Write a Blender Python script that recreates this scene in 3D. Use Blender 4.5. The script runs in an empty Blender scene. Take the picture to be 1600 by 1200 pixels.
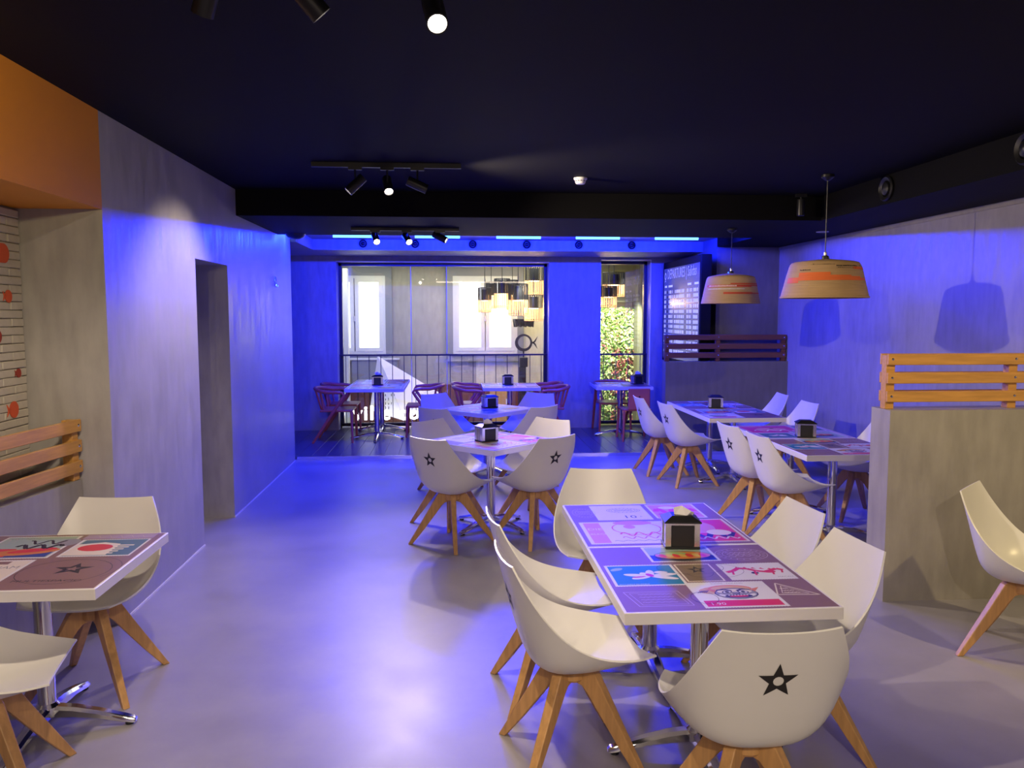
import bpy, bmesh, math, random
from mathutils import Vector, Matrix, geometry
random.seed(7)
C = bpy.context.scene.collection
sc = bpy.context.scene
pi = math.pi

# ---------------------------------------------------------------- camera
cd = bpy.data.cameras.new('camera'); cam = bpy.data.objects.new('camera', cd); C.objects.link(cam)
cd.sensor_width = 36; cd.lens = 28.125; cd.clip_start = 0.05; cd.clip_end = 100
cam.location = (0, 0, 1.795)
cam.rotation_euler = (math.radians(90 - 4.984), 0, math.radians(-4.284))
sc.camera = cam
sc.view_settings.view_transform = 'Standard'; sc.view_settings.look = 'None'
sc.view_settings.gamma = 1; sc.view_settings.use_curve_mapping = False
sc.view_settings.exposure = 0.30
# ---------------------------------------------------------------- world
w = bpy.data.worlds.new('world'); sc.world = w; w.use_nodes = True
w.node_tree.nodes['Background'].inputs[0].default_value = (0.75, 0.85, 1, 1)
w.node_tree.nodes['Background'].inputs[1].default_value = 0.6
# ---------------------------------------------------------------- large lights
BLUE = (0.004, 0.014, 1.0)
WARM = (1.0, 0.81, 0.60)
def area(name, loc, target, sx, sy, power, col):
    l = bpy.data.lights.new(name, 'AREA'); l.shape = 'RECTANGLE'; l.size = sx; l.size_y = sy
    l.energy = power; l.color = col
    o = bpy.data.objects.new(name, l); C.objects.link(o); o.location = loc
    d = Vector(target) - Vector(loc); o.rotation_euler = d.to_track_quat('-Z', 'Y').to_euler()
    return o
def spot(name, loc, target, power, col=WARM, size=75, blend=0.7, rad=0.03):
    l = bpy.data.lights.new(name, 'SPOT'); l.energy = power; l.color = col
    l.spot_size = math.radians(size); l.spot_blend = blend; l.shadow_soft_size = rad
    o = bpy.data.objects.new(name, l); C.objects.link(o); o.location = loc
    d = Vector(target) - Vector(loc); o.rotation_euler = d.to_track_quat('-Z', 'Y').to_euler()
    return o
# blue LED tubes in the cove (light leaves each tube to the front and to the back)
TUBES = [-1.16, -0.17, 0.83, 1.82, 2.82]
TUBE_Y, TUBE_Z = 9.98, 2.742
BP = 66; XLW = -1.87
for x in TUBES:
    area('led_light_front', (x, TUBE_Y - 0.018, TUBE_Z - 0.004), (x, TUBE_Y - 1.018, TUBE_Z - 0.45), .55, .02, BP, BLUE)
    area('led_light_back', (x, TUBE_Y + 0.018, TUBE_Z - 0.004), (x, TUBE_Y + 1.018, TUBE_Z - 0.45), .55, .02, BP * .9, BLUE)
area('led_light_side', (XLW, 9.53, 2.735), (XLW - .10, 9.45, 2.5), .03, .55, 26, BLUE)
# warm track spots : (lamp position, aim, power)
SPOTS = {
 'front': [((-.79, 2.72, 2.75), (-1.9, 3.9, .3), 95), ((-.41, 2.70, 2.75), (1.5, 3.6, .6), 125), ((-.04, 2.66, 2.72), (.4, .2, .2), 35)],
 'middle': [((-.76, 6.10, 2.70), (-1.93, 5.9, 1.55), 90), ((-.46, 6.09, 2.70), (.1, 3.6, 0), 85), ((-.18, 6.08, 2.72), (3.2, 6.6, 1.3), 170)],
 'back': [((-.76, 8.36, 2.53), (.1, 5.2, .3), 80), ((-.43, 8.36, 2.53), (1.0, 5.0, .3), 80), ((-.05, 8.36, 2.55), (3.0, 7.6, .9), 45)],
}
# ceiling spots behind the photographer and over the right corner
spot('ceiling_spot_light', (.3, -1.2, 2.8), (1.1, 2.6, .4), 170, WARM, 80)
spot('ceiling_spot_light', (-1.0, -.9, 2.8), (-1.6, 2.6, .8), 70, WARM, 80)
spot('ceiling_spot_light', (3.2, 2.6, 2.8), (3.5, 4.7, 0.6), 105, (1, .76, .36), 100)
spot('ceiling_spot_light', (-1.15, 2.2, 2.5), (-1.93, 3.35, 2.35), 42, (1, .82, .40), 70)
area('rear_fill_light', (1.0, -1.6, 2.85), (1.0, -1.6, 0), 3.0, 1.2, 55, (1, .80, .62))  # added warm fill from behind the camera, no fixture modelled
# fill lights added to brighten the void behind the glass
spot('void_fill_spot', (1.2, 13.2, 2.3), (1.3, 15.0, .75), 75, (1, .98, .84), 75, .8, .05)  # added spot that lifts the cream wall
area('void_fill_light', (0.0, 14.0, 2.66), (0.0, 14.4, 0), 5.5, 1.2, 95, (1, .97, .88))  # added broad fill just under the void ceiling
spot('void_fill_spot', (3.05, 13.7, 2.5), (3.08, 15.0, .8), 620, (1, .98, .88), 62, .4, .05)  # added spot on the leaves, standing in for sunlight

# ---------------------------------------------------------------- materials
def newmat(name):
    m = bpy.data.materials.new(name); m.use_nodes = True
    return m, m.node_tree, m.node_tree.nodes['Principled BSDF']
def mat(name, col, rough=.5, metal=0, var=0, scale=8, bump=0, stretch=(1, 1, 1), coat=0, emit=None, estr=0, spec=None, rvar=0):
    m, nt, b = newmat(name)
    b.inputs['Base Color'].default_value = (*col, 1); b.inputs['Roughness'].default_value = rough
    b.inputs['Metallic'].default_value = metal; b.inputs['Coat Weight'].default_value = coat
    if spec is not None: b.inputs['Specular IOR Level'].default_value = spec
    if emit: b.inputs['Emission Color'].default_value = (*emit, 1); b.inputs['Emission Strength'].default_value = estr
    if var or bump or rvar:
        tc = nt.nodes.new('ShaderNodeTexCoord'); mp = nt.nodes.new('ShaderNodeMapping'); mp.inputs['Scale'].default_value = stretch
        n = nt.nodes.new('ShaderNodeTexNoise'); n.inputs['Scale'].default_value = scale; n.inputs['Detail'].default_value = 6
        n.inputs['Roughness'].default_value = .6
        nt.links.new(tc.outputs['Object'], mp.inputs[0]); nt.links.new(mp.outputs[0], n.inputs[0])
        if var:
            r = nt.nodes.new('ShaderNodeValToRGB')
            r.color_ramp.elements[0].position = .3; r.color_ramp.elements[1].position = .7
            r.color_ramp.elements[0].color = (*[c * (1 - var) for c in col], 1)
            r.color_ramp.elements[1].color = (*[min(1, c * (1 + var)) for c in col], 1)
            nt.links.new(n.outputs[0], r.inputs[0]); nt.links.new(r.outputs[0], b.inputs['Base Color'])
        if rvar:
            q = nt.nodes.new('ShaderNodeMapRange'); q.inputs['To Min'].default_value = rough - rvar; q.inputs['To Max'].default_value = rough + rvar
            nt.links.new(n.outputs[0], q.inputs[0]); nt.links.new(q.outputs[0], b.inputs['Roughness'])
        if bump:
            bp = nt.nodes.new('ShaderNodeBump'); bp.inputs['Strength'].default_value = bump; bp.inputs['Distance'].default_value = .02
            nt.links.new(n.outputs[0], bp.inputs['Height']); nt.links.new(bp.outputs[0], b.inputs['Normal'])
    return m
def plaster(name, col, rough=.42):
    """trowelled micro-cement: broad clouds, vertical trowel strokes, sheen"""
    m, nt, b = newmat(name); L = nt.links.new
    tc = nt.nodes.new('ShaderNodeTexCoord')
    n1 = nt.nodes.new('ShaderNodeTexNoise'); n1.inputs['Scale'].default_value = 1.6; n1.inputs['Detail'].default_value = 8; n1.inputs['Roughness'].default_value = .65
    mp = nt.nodes.new('ShaderNodeMapping'); mp.inputs['Scale'].default_value = (7, 7, 1.6)
    n2 = nt.nodes.new('ShaderNodeTexNoise'); n2.inputs['Scale'].default_value = 2.2; n2.inputs['Detail'].default_value = 5
    L(tc.outputs['Object'], n1.inputs[0]); L(tc.outputs['Object'], mp.inputs[0]); L(mp.outputs[0], n2.inputs[0])
    mx = nt.nodes.new('ShaderNodeMix'); mx.data_type = 'FLOAT'; mx.inputs[0].default_value = .5
    L(n1.outputs[0], mx.inputs[2]); L(n2.outputs[0], mx.inputs[3])
    r = nt.nodes.new('ShaderNodeValToRGB'); e = r.color_ramp.elements
    e[0].position = .32; e[1].position = .68
    e[0].color = (*[c * .80 for c in col], 1); e[1].color = (*[c * 1.18 for c in col], 1)
    L(mx.outputs[0], r.inputs[0]); L(r.outputs[0], b.inputs['Base Color'])
    q = nt.nodes.new('ShaderNodeMapRange'); q.inputs['From Min'].default_value = .3; q.inputs['From Max'].default_value = .7
    q.inputs['To Min'].default_value = rough - .1; q.inputs['To Max'].default_value = rough + .12
    L(n2.outputs[0], q.inputs[0]); L(q.outputs[0], b.inputs['Roughness'])
    bp = nt.nodes.new('ShaderNodeBump'); bp.inputs['Strength'].default_value = .18; bp.inputs['Distance'].default_value = .01
    L(mx.outputs[0], bp.inputs['Height']); L(bp.outputs[0], b.inputs['Normal'])
    return m
def wood(name, col, rough=.45, sc_=(14, 14, 1.2)):
    return mat(name, col, rough, var=.16, scale=3.5, stretch=sc_, bump=.04)
def glassmat(name, tint=(1, 1, 1), refl=.08):
    m = bpy.data.materials.new(name); m.use_nodes = True; nt = m.node_tree; nt.nodes.clear()
    o = nt.nodes.new('ShaderNodeOutputMaterial'); t = nt.nodes.new('ShaderNodeBsdfTransparent'); g = nt.nodes.new('ShaderNodeBsdfGlossy')
    t.inputs[0].default_value = (*tint, 1); g.inputs['Roughness'].default_value = .01
    f = nt.nodes.new('ShaderNodeFresnel'); f.inputs[0].default_value = 1.5
    a = nt.nodes.new('ShaderNodeMath'); a.operation = 'ADD'; a.inputs[1].default_value = refl
    x = nt.nodes.new('ShaderNodeMixShader')
    nt.links.new(f.outputs[0], a.inputs[0]); nt.links.new(a.outputs[0], x.inputs[0]); nt.links.new(t.outputs[0], x.inputs[1]); nt.links.new(g.outputs[0], x.inputs[2])
    nt.links.new(x.outputs[0], o.inputs[0])
    return m
M = {}
M['plaster'] = plaster('grey_plaster', (.36, .345, .34))
M['plaster_khaki'] = plaster('khaki_plaster', (.33, .31, .27), .5)
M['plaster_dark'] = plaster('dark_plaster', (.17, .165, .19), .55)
M['floor'] = mat('polished_microcement', (.335, .318, .34), .38, var=.10, scale=2.4, rvar=.11)
M['ceiling'] = mat('ceiling_paint', (.0027, .0025, .0026), .75, var=.1, scale=2, spec=.15)
M['orange'] = mat('orange_paint', (.70, .26, .010), .5, var=.03, scale=3)
M['plank'] = wood('grey_plank', (.12, .115, .12), .28, (1.2, .6, 1))
M['chrome'] = mat('chrome', (.80, .80, .82), .12, 1)
M['steel'] = mat('brushed_steel', (.62, .62, .64), .25, 1)
M['black'] = mat('black_plastic', (.012, .012, .014), .38)
M['matt_black'] = mat('matt_black', (.008, .008, .009), .75, spec=.15)
M['black_metal'] = mat('black_metal', (.015, .015, .02), .4, .3)
M['rail'] = mat('dark_rail_paint', (.02, .02, .05), .4, .2)
M['white'] = mat('white_shell', (.76, .75, .71), .30, var=.015, scale=4, spec=.45)
M['laminate'] = mat('white_laminate', (.78, .75, .70), .32)
M['beech'] = wood('beech_wood', (.56, .31, .115))
M['pine'] = wood('varnished_pine', (.56, .29, .075), .4, (1.3, 14, 14))
M['pine_y'] = wood('varnished_pine_long', (.56, .29, .075), .4, (14, 1.3, 14))
M['pine_dark'] = wood('stained_pine', (.16, .06, .045), .5, (1.3, 14, 14))
M['red'] = mat('terracotta_plastic', (.64, .15, .09), .38)
M['card'] = mat('corrugated_cardboard', (.50, .33, .16), .8, var=.10, scale=5, stretch=(1, 1, 22), bump=.25)
M['card_orange'] = mat('orange_print', (.80, .17, .035), .7, var=.08, scale=6, stretch=(1, 1, 22))
M['card_red'] = mat('red_print', (.55, .07, .03), .7)
M['ink'] = mat('black_ink', (.015, .013, .013), .5)
M['paper'] = mat('white_paper', (.82, .80, .76), .8)
M['napkin'] = mat('paper_napkin', (.85, .83, .80), .9)
M['white_brick'] = mat('painted_stone', (.50, .46, .40), .75, var=.06, scale=9, bump=.2)
M['mortar'] = mat('mortar', (.30, .27, .23), .9)
M['fish1'] = mat('orange_red_paint', (.62, .09, .03), .6)
M['fish2'] = mat('dark_red_paint', (.30, .03, .02), .6)
M['glass'] = glassmat('window_glass', (.93, .96, .95), .03)
M['plex'] = mat('smoked_acrylic', (.42, .42, .42), .12, .6)
M['white_frame'] = mat('white_window_frame', (.62, .63, .60), .5)
M['grey_frame'] = mat('grey_surround', (.22, .23, .24), .6)
M['window_glow'] = mat('bright_window_pane', (.9, .9, .9), .5, emit=(1, 1, .99), estr=2)
M['void_wall'] = plaster('void_wall_plaster', (.34, .32, .27), .7)
M['void_cream'] = plaster('void_cream_plaster', (.62, .60, .42), .7)
M['void_olive'] = plaster('void_olive_plaster', (.17, .17, .085), .7)
M['brown'] = wood('red_brown_board', (.17, .055, .04), .5, (10, 10, .8))
M['sign_glow'] = mat('lit_letter', (.9, .9, .9), .5, emit=(1, .93, .95), estr=5)
M['tube'] = mat('blue_led_tube', (.1, .1, .1), .5, emit=(.075, .30, 1.0), estr=4.5)
M['lens'] = mat('lamp_lens', (.9, .9, .9), .3, emit=(1, .88, .74), estr=14)
M['bulb'] = mat('amber_bulb', (.9, .8, .6), .4, emit=(1, .62, .30), estr=9)
M['cage'] = mat('copper_cage_wire', (.80, .50, .22), .5)
M['smoke_white'] = mat('white_plastic', (.7, .7, .7), .4)
M['screen'] = mat('board_screen', (.02, .025, .09), .22, emit=(.10, .12, .45), estr=.25)
M['screen_text'] = mat('board_text', (.55, .55, .60), .4, emit=(.62, .66, .8), estr=.5)
M['screen_header'] = mat('board_header', (.5, .5, .6), .4, emit=(.5, .52, .8), estr=.35)
M['leaf1'] = mat('green_leaf', (.22, .38, .08), .5, var=.3, scale=3)
M['leaf2'] = mat('yellow_green_leaf', (.62, .68, .26), .5, var=.3, scale=3)
M['leaf3'] = mat('red_leaf', (.48, .14, .12), .5, var=.3, scale=3)
M['leafback'] = mat('planting_felt', (.55, .55, .38), .9)
# print colours
def pc(n, c): M[n] = mat('print_' + n, c, .42, spec=.35)
pc('p_brown', (.23, .13, .115)); pc('p_brown2', (.20, .14, .08)); pc('p_white', (.68, .66, .62)); pc('p_teal', (.03, .20, .28)); pc('p_blue', (.03, .06, .26))
pc('p_red', (.62, .04, .05)); pc('p_orange', (.60, .20, .05)); pc('p_pink', (.60, .24, .28)); pc('p_green', (.30, .42, .16)); pc('p_dark', (.03, .025, .03))
pc('p_cream', (.70, .62, .48)); pc('p_line', (.50, .38, .35)); pc('p_yellow', (.60, .38, .10)); pc('p_grey', (.28, .27, .27)); pc('p_magenta', (.50, .04, .20))
pc('p_mauve', (.36, .26, .38)); pc('p_sage', (.33, .42, .33)); pc('p_slate', (.07, .15, .18))

# ---------------------------------------------------------------- helpers
def link(o, parent=None):
    C.objects.link(o)
    if parent is not None: o.parent = parent
    return o
def mesh_obj(name, verts, faces, mats, parent=None, smooth=False, fm=None, loc=None, rot=None):
    me = bpy.data.meshes.new(name); me.from_pydata([tuple(v) for v in verts], [], faces)
    if not isinstance(mats, (list, tuple)): mats = [mats]
    for m in mats: me.materials.append(m)
    if fm: me.polygons.foreach_set('material_index', fm)
    if smooth: me.polygons.foreach_set('use_smooth', [True] * len(me.polygons))
    me.update()
    o = bpy.data.objects.new(name, me); link(o, parent)
    if loc: o.location = loc
    if rot: o.rotation_euler = rot
    return o
class G:
    """collects shapes for ONE mesh"""
    def __init__(s): s.v = []; s.f = []; s.m = []
    def add(s, v, f, mi=0):
        n = len(s.v); s.v += [Vector(p) for p in v]; s.f += [tuple(i + n for i in q) for q in f]; s.m += [mi] * len(f); return s
    def box(s, x0, x1, y0, y1, z0, z1, mi=0, ch=0):
        if ch:
            c = min(ch, (x1 - x0) * .45, (y1 - y0) * .45, (z1 - z0) * .45); v = []
            bm = bmesh.new(); bmesh.ops.create_cube(bm, size=1)
            for q in bm.verts: q.co = Vector(((x0 + x1) / 2 + q.co.x * (x1 - x0), (y0 + y1) / 2 + q.co.y * (y1 - y0), (z0 + z1) / 2 + q.co.z * (z1 - z0)))
            bmesh.ops.bevel(bm, geom=list(bm.edges), offset=c, segments=1, affect='EDGES')
            bm.verts.ensure_lookup_table(); bm.verts.index_update()
            s.add([q.co.copy() for q in bm.verts], [[q.index for q in f.verts] for f in bm.faces], mi); bm.free(); return s
        v = [(x0, y0, z0), (x1, y0, z0), (x1, y1, z0), (x0, y1, z0), (x0, y0, z1), (x1, y0, z1), (x1, y1, z1), (x0, y1, z1)]
        return s.add(v, [(0, 3, 2, 1), (4, 5, 6, 7), (0, 1, 5, 4), (1, 2, 6, 5), (2, 3, 7, 6), (3, 0, 4, 7)], mi)
    def lathe(s, prof, n=24, cx=0, cy=0, mi=0, closed=False):
        v = []
        for r, z in prof:
            for k in range(n):
                a = 2 * pi * k / n; v.append((cx + r * math.cos(a), cy + r * math.sin(a), z))
        f = []; m = len(prof)
        for j in range(m - 1):
            for k in range(n): f.append((j * n + k, j * n + (k + 1) % n, (j + 1) * n + (k + 1) % n, (j + 1) * n + k))
        if closed: f.append(tuple(reversed(range(n)))); f.append(tuple((m - 1) * n + k for k in range(n)))
        return s.add(v, f, mi)
    def tube(s, pts, r, n=8, mi=0, caps=True):
        pts = [Vector(p) for p in pts]; rr = r if isinstance(r, (list, tuple)) else [r] * len(pts); v = []
        up = None
        for i, p in enumerate(pts):
            t = (pts[min(i + 1, len(pts) - 1)] - pts[max(i - 1, 0)]).normalized()
            if up is None:
                up = Vector((0, 0, 1)) if abs(t.z) < .9 else Vector((1, 0, 0))
            a = (up - t * up.dot(t)).normalized(); up = a; b = t.cross(a)
            for k in range(n):
                an = 2 * pi * k / n; v.append(p + (a * math.cos(an) + b * math.sin(an)) * rr[i])
        f = []
        for j in range(len(pts) - 1):
            for k in range(n): f.append((j * n + k, j * n + (k + 1) % n, (j + 1) * n + (k + 1) % n, (j + 1) * n + k))
        if caps: f.append(tuple(reversed(range(n)))); f.append(tuple((len(pts) - 1) * n + k for k in range(n)))
        return s.add(v, f, mi)
    def xf(s, mtx): s.v = [mtx @ p for p in s.v]; return s
    def obj(s, name, mats, parent=None, smooth=False, **k):
        o = mesh_obj(name, s.v, s.f, mats, parent, smooth, s.m, **k)
        bm = bmesh.new(); bm.from_mesh(o.data); bmesh.ops.recalc_face_normals(bm, faces=list(bm.faces)); bm.to_mesh(o.data); bm.free()
        return o
def autosmooth(o, ang=35):
    for p in o.data.polygons: p.use_smooth = True
    try: o.data.set_sharp_from_angle(angle=math.radians(ang))
    except Exception: pass
    return o
def tag(o, label, cat, group=None, kind=None):
    if label: o['label'] = label
    if cat: o['category'] = cat
    if group: o['group'] = group
    if kind: o['kind'] = kind
    return o
def empty(name, loc=(0, 0, 0), rz=0, label=None, cat=None, group=None):
    o = bpy.data.objects.new(name, None); C.objects.link(o); o.location = loc; o.rotation_euler = (0, 0, rz); o.empty_display_size = .1
    return tag(o, label, cat, group)
def copy_tree(o, parent=None):
    c = o.copy(); C.objects.link(c); c.parent = parent
    for ch in list(o.children): copy_tree(ch, c)
    return c
used = set()
def place(proto, loc, rz, label, cat, group=None):
    if proto.name in used: o = copy_tree(proto)
    else: used.add(proto.name); o = proto
    o.location = loc; o.rotation_euler = (0, 0, rz); tag(o, label, cat, group)
    return o
def struct(name, g, mats, parent=None, smooth=False):
    o = g.obj(name, mats, parent, smooth)
    if parent is None: o['kind'] = 'structure'
    return o
def sb(name, *b, m='plaster', parent=None):
    g = G()
    for q in b: g.box(*q)
    return struct(name, g, M[m], parent)

# ---------------------------------------------------------------- room shell
XL, XR, HC = -1.93, 4.35, 2.91
sb('floor', (-3, 4.6, -3, 9.93, -.12, 0), m='floor')
sb('wall_left', (-3.0, XL, 4.66, 6.26, 0, HC), (-3.0, XL, 6.26, 7.13, 2.215, HC), (-3.0, XL, 7.13, 9.88, 0, HC), (-3.12, -3.0, 4.66, 9.88, 0, HC))
sb('wall_rear', (-3, 4.6, -3.1, -3, 0, 3.05), m='plaster')
sb('wall_right', (XR, 4.55, -3, 10.45, 0, 2.66))
sb('trim_1', (XR - .012, XR, -3, 10.45, 2.64, 2.68), m='plaster_khaki')
sb('trim_2', (XL, XL + .006, 4.66, 6.26, 0, .012), (XL, XL + .006, 7.13, 9.88, 0, .012), m='laminate')
sb('ceiling', (-3.1, 4.6, -3.1, 12.6, HC, 3.05), m='ceiling')
sb('ceiling_beam', (XL, XR, 7.46, 9.2, 2.68, HC), m='ceiling')
sb('ceiling_bulkhead_right', (3.5, XR + .2, -3, 7.46, 2.68, HC), (3.5, XR + .2, 9.2, 10.45, 2.68, HC), m='ceiling')
sb('ceiling_bulkhead_back', (-3, 3.5, 11.05, 12.2, 2.66, HC), (-3, -1.86, 9.88, 11.05, 2.66, HC), m='plaster_khaki')
sb('ceiling_cove', (-1.86, 3.5, 9.2, 11.05, 2.80, HC), m='plaster_khaki')
# right side pillar block closing the back zone
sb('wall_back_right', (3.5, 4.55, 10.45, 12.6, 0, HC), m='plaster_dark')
# back wall with two glazed openings
sb('wall_back', (-3.1, -1.72, 12.2, 12.6, 0, 2.68), (1.48, 2.28, 12.2, 12.6, 0, 2.68), (3.06, 3.5, 12.2, 12.6, 0, 2.68),
   (-1.72, 1.48, 12.2, 12.6, 2.575, 2.68), (2.28, 3.06, 12.2, 12.6, 2.62, 2.68), (-3.1, -3.0, 9.88, 12.2, 0, 2.68))
# niche on the left: brick wall, orange bulkhead above
sb('wall_niche', (-2.55, -2.395, -3, 4.66, 0, HC), m='mortar')
o = sb('ceiling_bulkhead_orange', (-2.395, XL, -3, 4.66, 2.375, HC), m='orange')
nw = bpy.data.objects['wall_niche']
bm_ = G().box(-.012, .012, -.1235, .1235, -.0218, .0218, ch=.004)
first = None
row = 0; z = .93
while z < 2.36:
    off = (.13 if row % 2 else 0)
    for k in range(5):
        y = 3.66 + off + k * .25
        ln = 1.0
        if y - .12 > 4.63: continue
        if y + .125 > 4.656: ln = (4.656 - (y - .125)) / .25; y = 4.656 - .125 * ln
        if first is None: first = bm_.obj('brick', M['white_brick'], nw); b = first
        else: b = first.copy(); link(b, nw)
        b.location = (-2.387 + random.uniform(-.003, .003), y, z); b.scale = (1, ln * random.uniform(.98, 1), random.uniform(.95, 1.0))
        b.rotation_euler = (random.uniform(-.012, .012), 0, random.uniform(-.01, .01))
    z += .0455; row += 1

# painted orange fish dots on the brick wall
def fish(y, z, r, m, tail=True, long_=0):
    g = G(); n = 28
    pts = [(y + (long_ if math.cos(2 * pi * k / n) > 0 else -long_) * .5 + r * math.cos(2 * pi * k / n), z + r * math.sin(2 * pi * k / n)) for k in range(n)]
    X0, X1 = -2.372, -2.369
    g.add([(X1, a, b) for a, b in pts] + [(X0, a, b) for a, b in pts], [tuple(range(n))] + [(k, (k + 1) % n, n + (k + 1) % n, n + k) for k in range(n)])
    if tail:
        t = [(y - r * .8, z), (y - r * 1.55, z + r * .75), (y - r * 1.3, z), (y - r * 1.55, z - r * .75)]
        g.add([(X1, a, b) for a, b in t] + [(X0, a, b) for a, b in t], [(0, 1, 2, 3)] + [(k, (k + 1) % 4, 4 + (k + 1) % 4, 4 + k) for k in range(4)])
    return g.obj('fish_mark', M[m], nw)
fish(4.42, 2.118, .052, 'fish1', False, .12); fish(4.505, 1.891, .034, 'fish1'); fish(4.385, 1.678, .034, 'fish2'); fish(4.565, 1.474, .025, 'fish2'); fish(4.50, 1.28, .045, 'fish1')

# platform with planks
pf = sb('floor_platform', (-3, 3.5, 9.95, 12.6, 0, .028), m='black')
pg = G().box(-.0875, .0875, -1.315, 1.315, 0, .012, ch=.002); p0 = None
for k in range(36):
    x = -2.9 + k * .1775
    if x > 3.42: break
    if p0 is None: p0 = pg.obj('plank', M['plank'], pf); b = p0
    else: b = p0.copy(); link(b, pf)
    b.location = (x, 11.27, .028)
sb('trim_3', (-3, 3.5, 9.93, 9.95, 0, .042), m='chrome')

# glazing
def win(name, x0, x1, z0, z1, bars, parts):
    fr = empty(name, ((x0 + x1) / 2, 12.52, 0)); fr['kind'] = 'structure'
    cx = (x0 + x1) / 2
    g = G(); t = .045
    g.box(x0 - cx, x0 - cx + t, -.05, .05, z0, z1).box(x1 - cx - t, x1 - cx, -.05, .05, z0, z1)
    g.box(x0 - cx, x1 - cx, -.05, .05, z1 - t, z1).box(x0 - cx, x1 - cx, -.05, .05, z0, z0 + t)
    g.obj('window_frame', M['rail'], fr)
    xs = [x0 + t] + bars + [x1 - t]
    for a, b in zip(xs, xs[1:]):
        G().box(a - cx + .004, b - cx - .004, -.005, .005, z0 + t, z1 - t).obj('glass_pane', M['glass'], fr)
    for a in bars: G().box(a - cx - .004, a - cx + .004, -.007, .007, z0 + t, z1 - t).obj('glass_joint', M['smoke_white'], fr)
    return fr
win('window_1', -1.72, 1.48, .06, 2.575, [-.63, -.08], 0)
win('window_2', 2.28, 3.06, .06, 2.62, [], 0)
sb('trim_4', (3.045, 3.06, 12.185, 12.2, .028, 2.62), (2.28, 3.06, 12.185, 12.2, 2.62, 2.632), (-1.72, 1.48, 12.185, 12.2, 2.577, 2.588), m='laminate')
# handrail of both windows
def railing(label, x0, x1, n):
    r = empty('handrail', ((x0 + x1) / 2, 12.44, .0), 0, label, 'railing'); c = (x0 + x1) / 2
    G().box(x0 - c, x1 - c, -.02, .02, 1.155, 1.18).obj('top_rail', M['rail'], r)
    G().box(x0 - c, x1 - c, -.012, .012, .10, .115).obj('bottom_rail', M['rail'], r)
    pr = None
    for k in range(n):
        x = x0 + (k + .5) * (x1 - x0) / n - c
        if pr is None: pr = G().box(-.005, .005, -.005, .005, .115, 1.155).obj('baluster', M['rail'], r); b = pr
        else: b = pr.copy(); link(b, r)
        b.location.x = x
    for x in (x0 - c + .01, x1 - c - .01):
        G().box(x - .01, x + .01, -.012, .012, 0, 1.155).obj('end_post', M['rail'], r)
railing('long dark blue handrail with thin balusters in front of the large window', -1.72, 1.48, 18)
railing('short dark blue handrail in front of the narrow window with the planted wall', 2.28, 3.06, 4)

# round air nozzles
def nozzle(loc, rot, r, label, group):
    e = empty('air_nozzle', loc, 0, label, 'air vent', group); e.rotation_euler = rot
    autosmooth(G().lathe([(r * .62, .0), (r, .0), (r, .012), (r * .9, .022), (r * .66, .01), (r * .62, .0)], 28).obj('rim', M['black'], e))
    autosmooth(G().lathe([(0.001, .0), (r * .55, .0), (r * .5, .02), (r * .2, .034), (0.001, .036)], 24).obj('ball_jet', M['black'], e))
NL = ['behind the left lamp of the back track', 'behind the middle lamp of the back track', 'between the second and third LED tubes', 'under the third LED tube', 'under the fourth LED tube', 'furthest right, beyond the last LED tube']
for k, px in enumerate([-1.19, -.49, .29, 1.03, 1.75, 2.49]):
    nozzle((px, 11.045, 2.745), (pi / 2, 0, 0), .055, 'small black air nozzle on the blue-lit bulkhead ' + NL[k], 'air nozzles on the bulkhead over the window')
nozzle((3.495, 6.30, 2.80), (0, -pi / 2, 0), .10, 'large round black air nozzle on the dark right bulkhead above the near cardboard lamp', None)
nozzle((3.495, 4.72, 2.80), (0, -pi / 2, 0), .10, 'round black air nozzle at the right edge of the photo on the dark bulkhead', None)

# LED tubes
for k, x in enumerate(TUBES):
    lb = ['blue LED tube in the cove, leftmost one in full view', 'blue LED tube crossed by the spots of the back track', 'blue LED tube just right of the back track spots', 'blue LED tube furthest right of those in view', 'blue LED tube hidden above the departures board'][k]
    e = empty('led_tube', (x, TUBE_Y, TUBE_Z), 0, lb, 'LED tube', 'blue LED tubes in the ceiling cove')
    g = G(); g.tube([(-.275, 0, 0), (.275, 0, 0)], .018, 12); autosmooth(g.obj('tube', M['tube'], e))
    G().box(-.28, .28, -.016, .016, .018, .058).obj('housing', M['smoke_white'], e)
e = empty('led_tube', (XLW, 9.53, TUBE_Z + .01), pi / 2, 'blue LED tube above the far top end of the left wall', 'LED tube', 'blue LED tubes in the ceiling cove')
autosmooth(G().tube([(-.275, 0, 0), (.275, 0, 0)], .018, 12).obj('tube', M['tube'], e)); G().box(-.28, .28, -.016, .016, .018, .048).obj('housing', M['smoke_white'], e)
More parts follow.
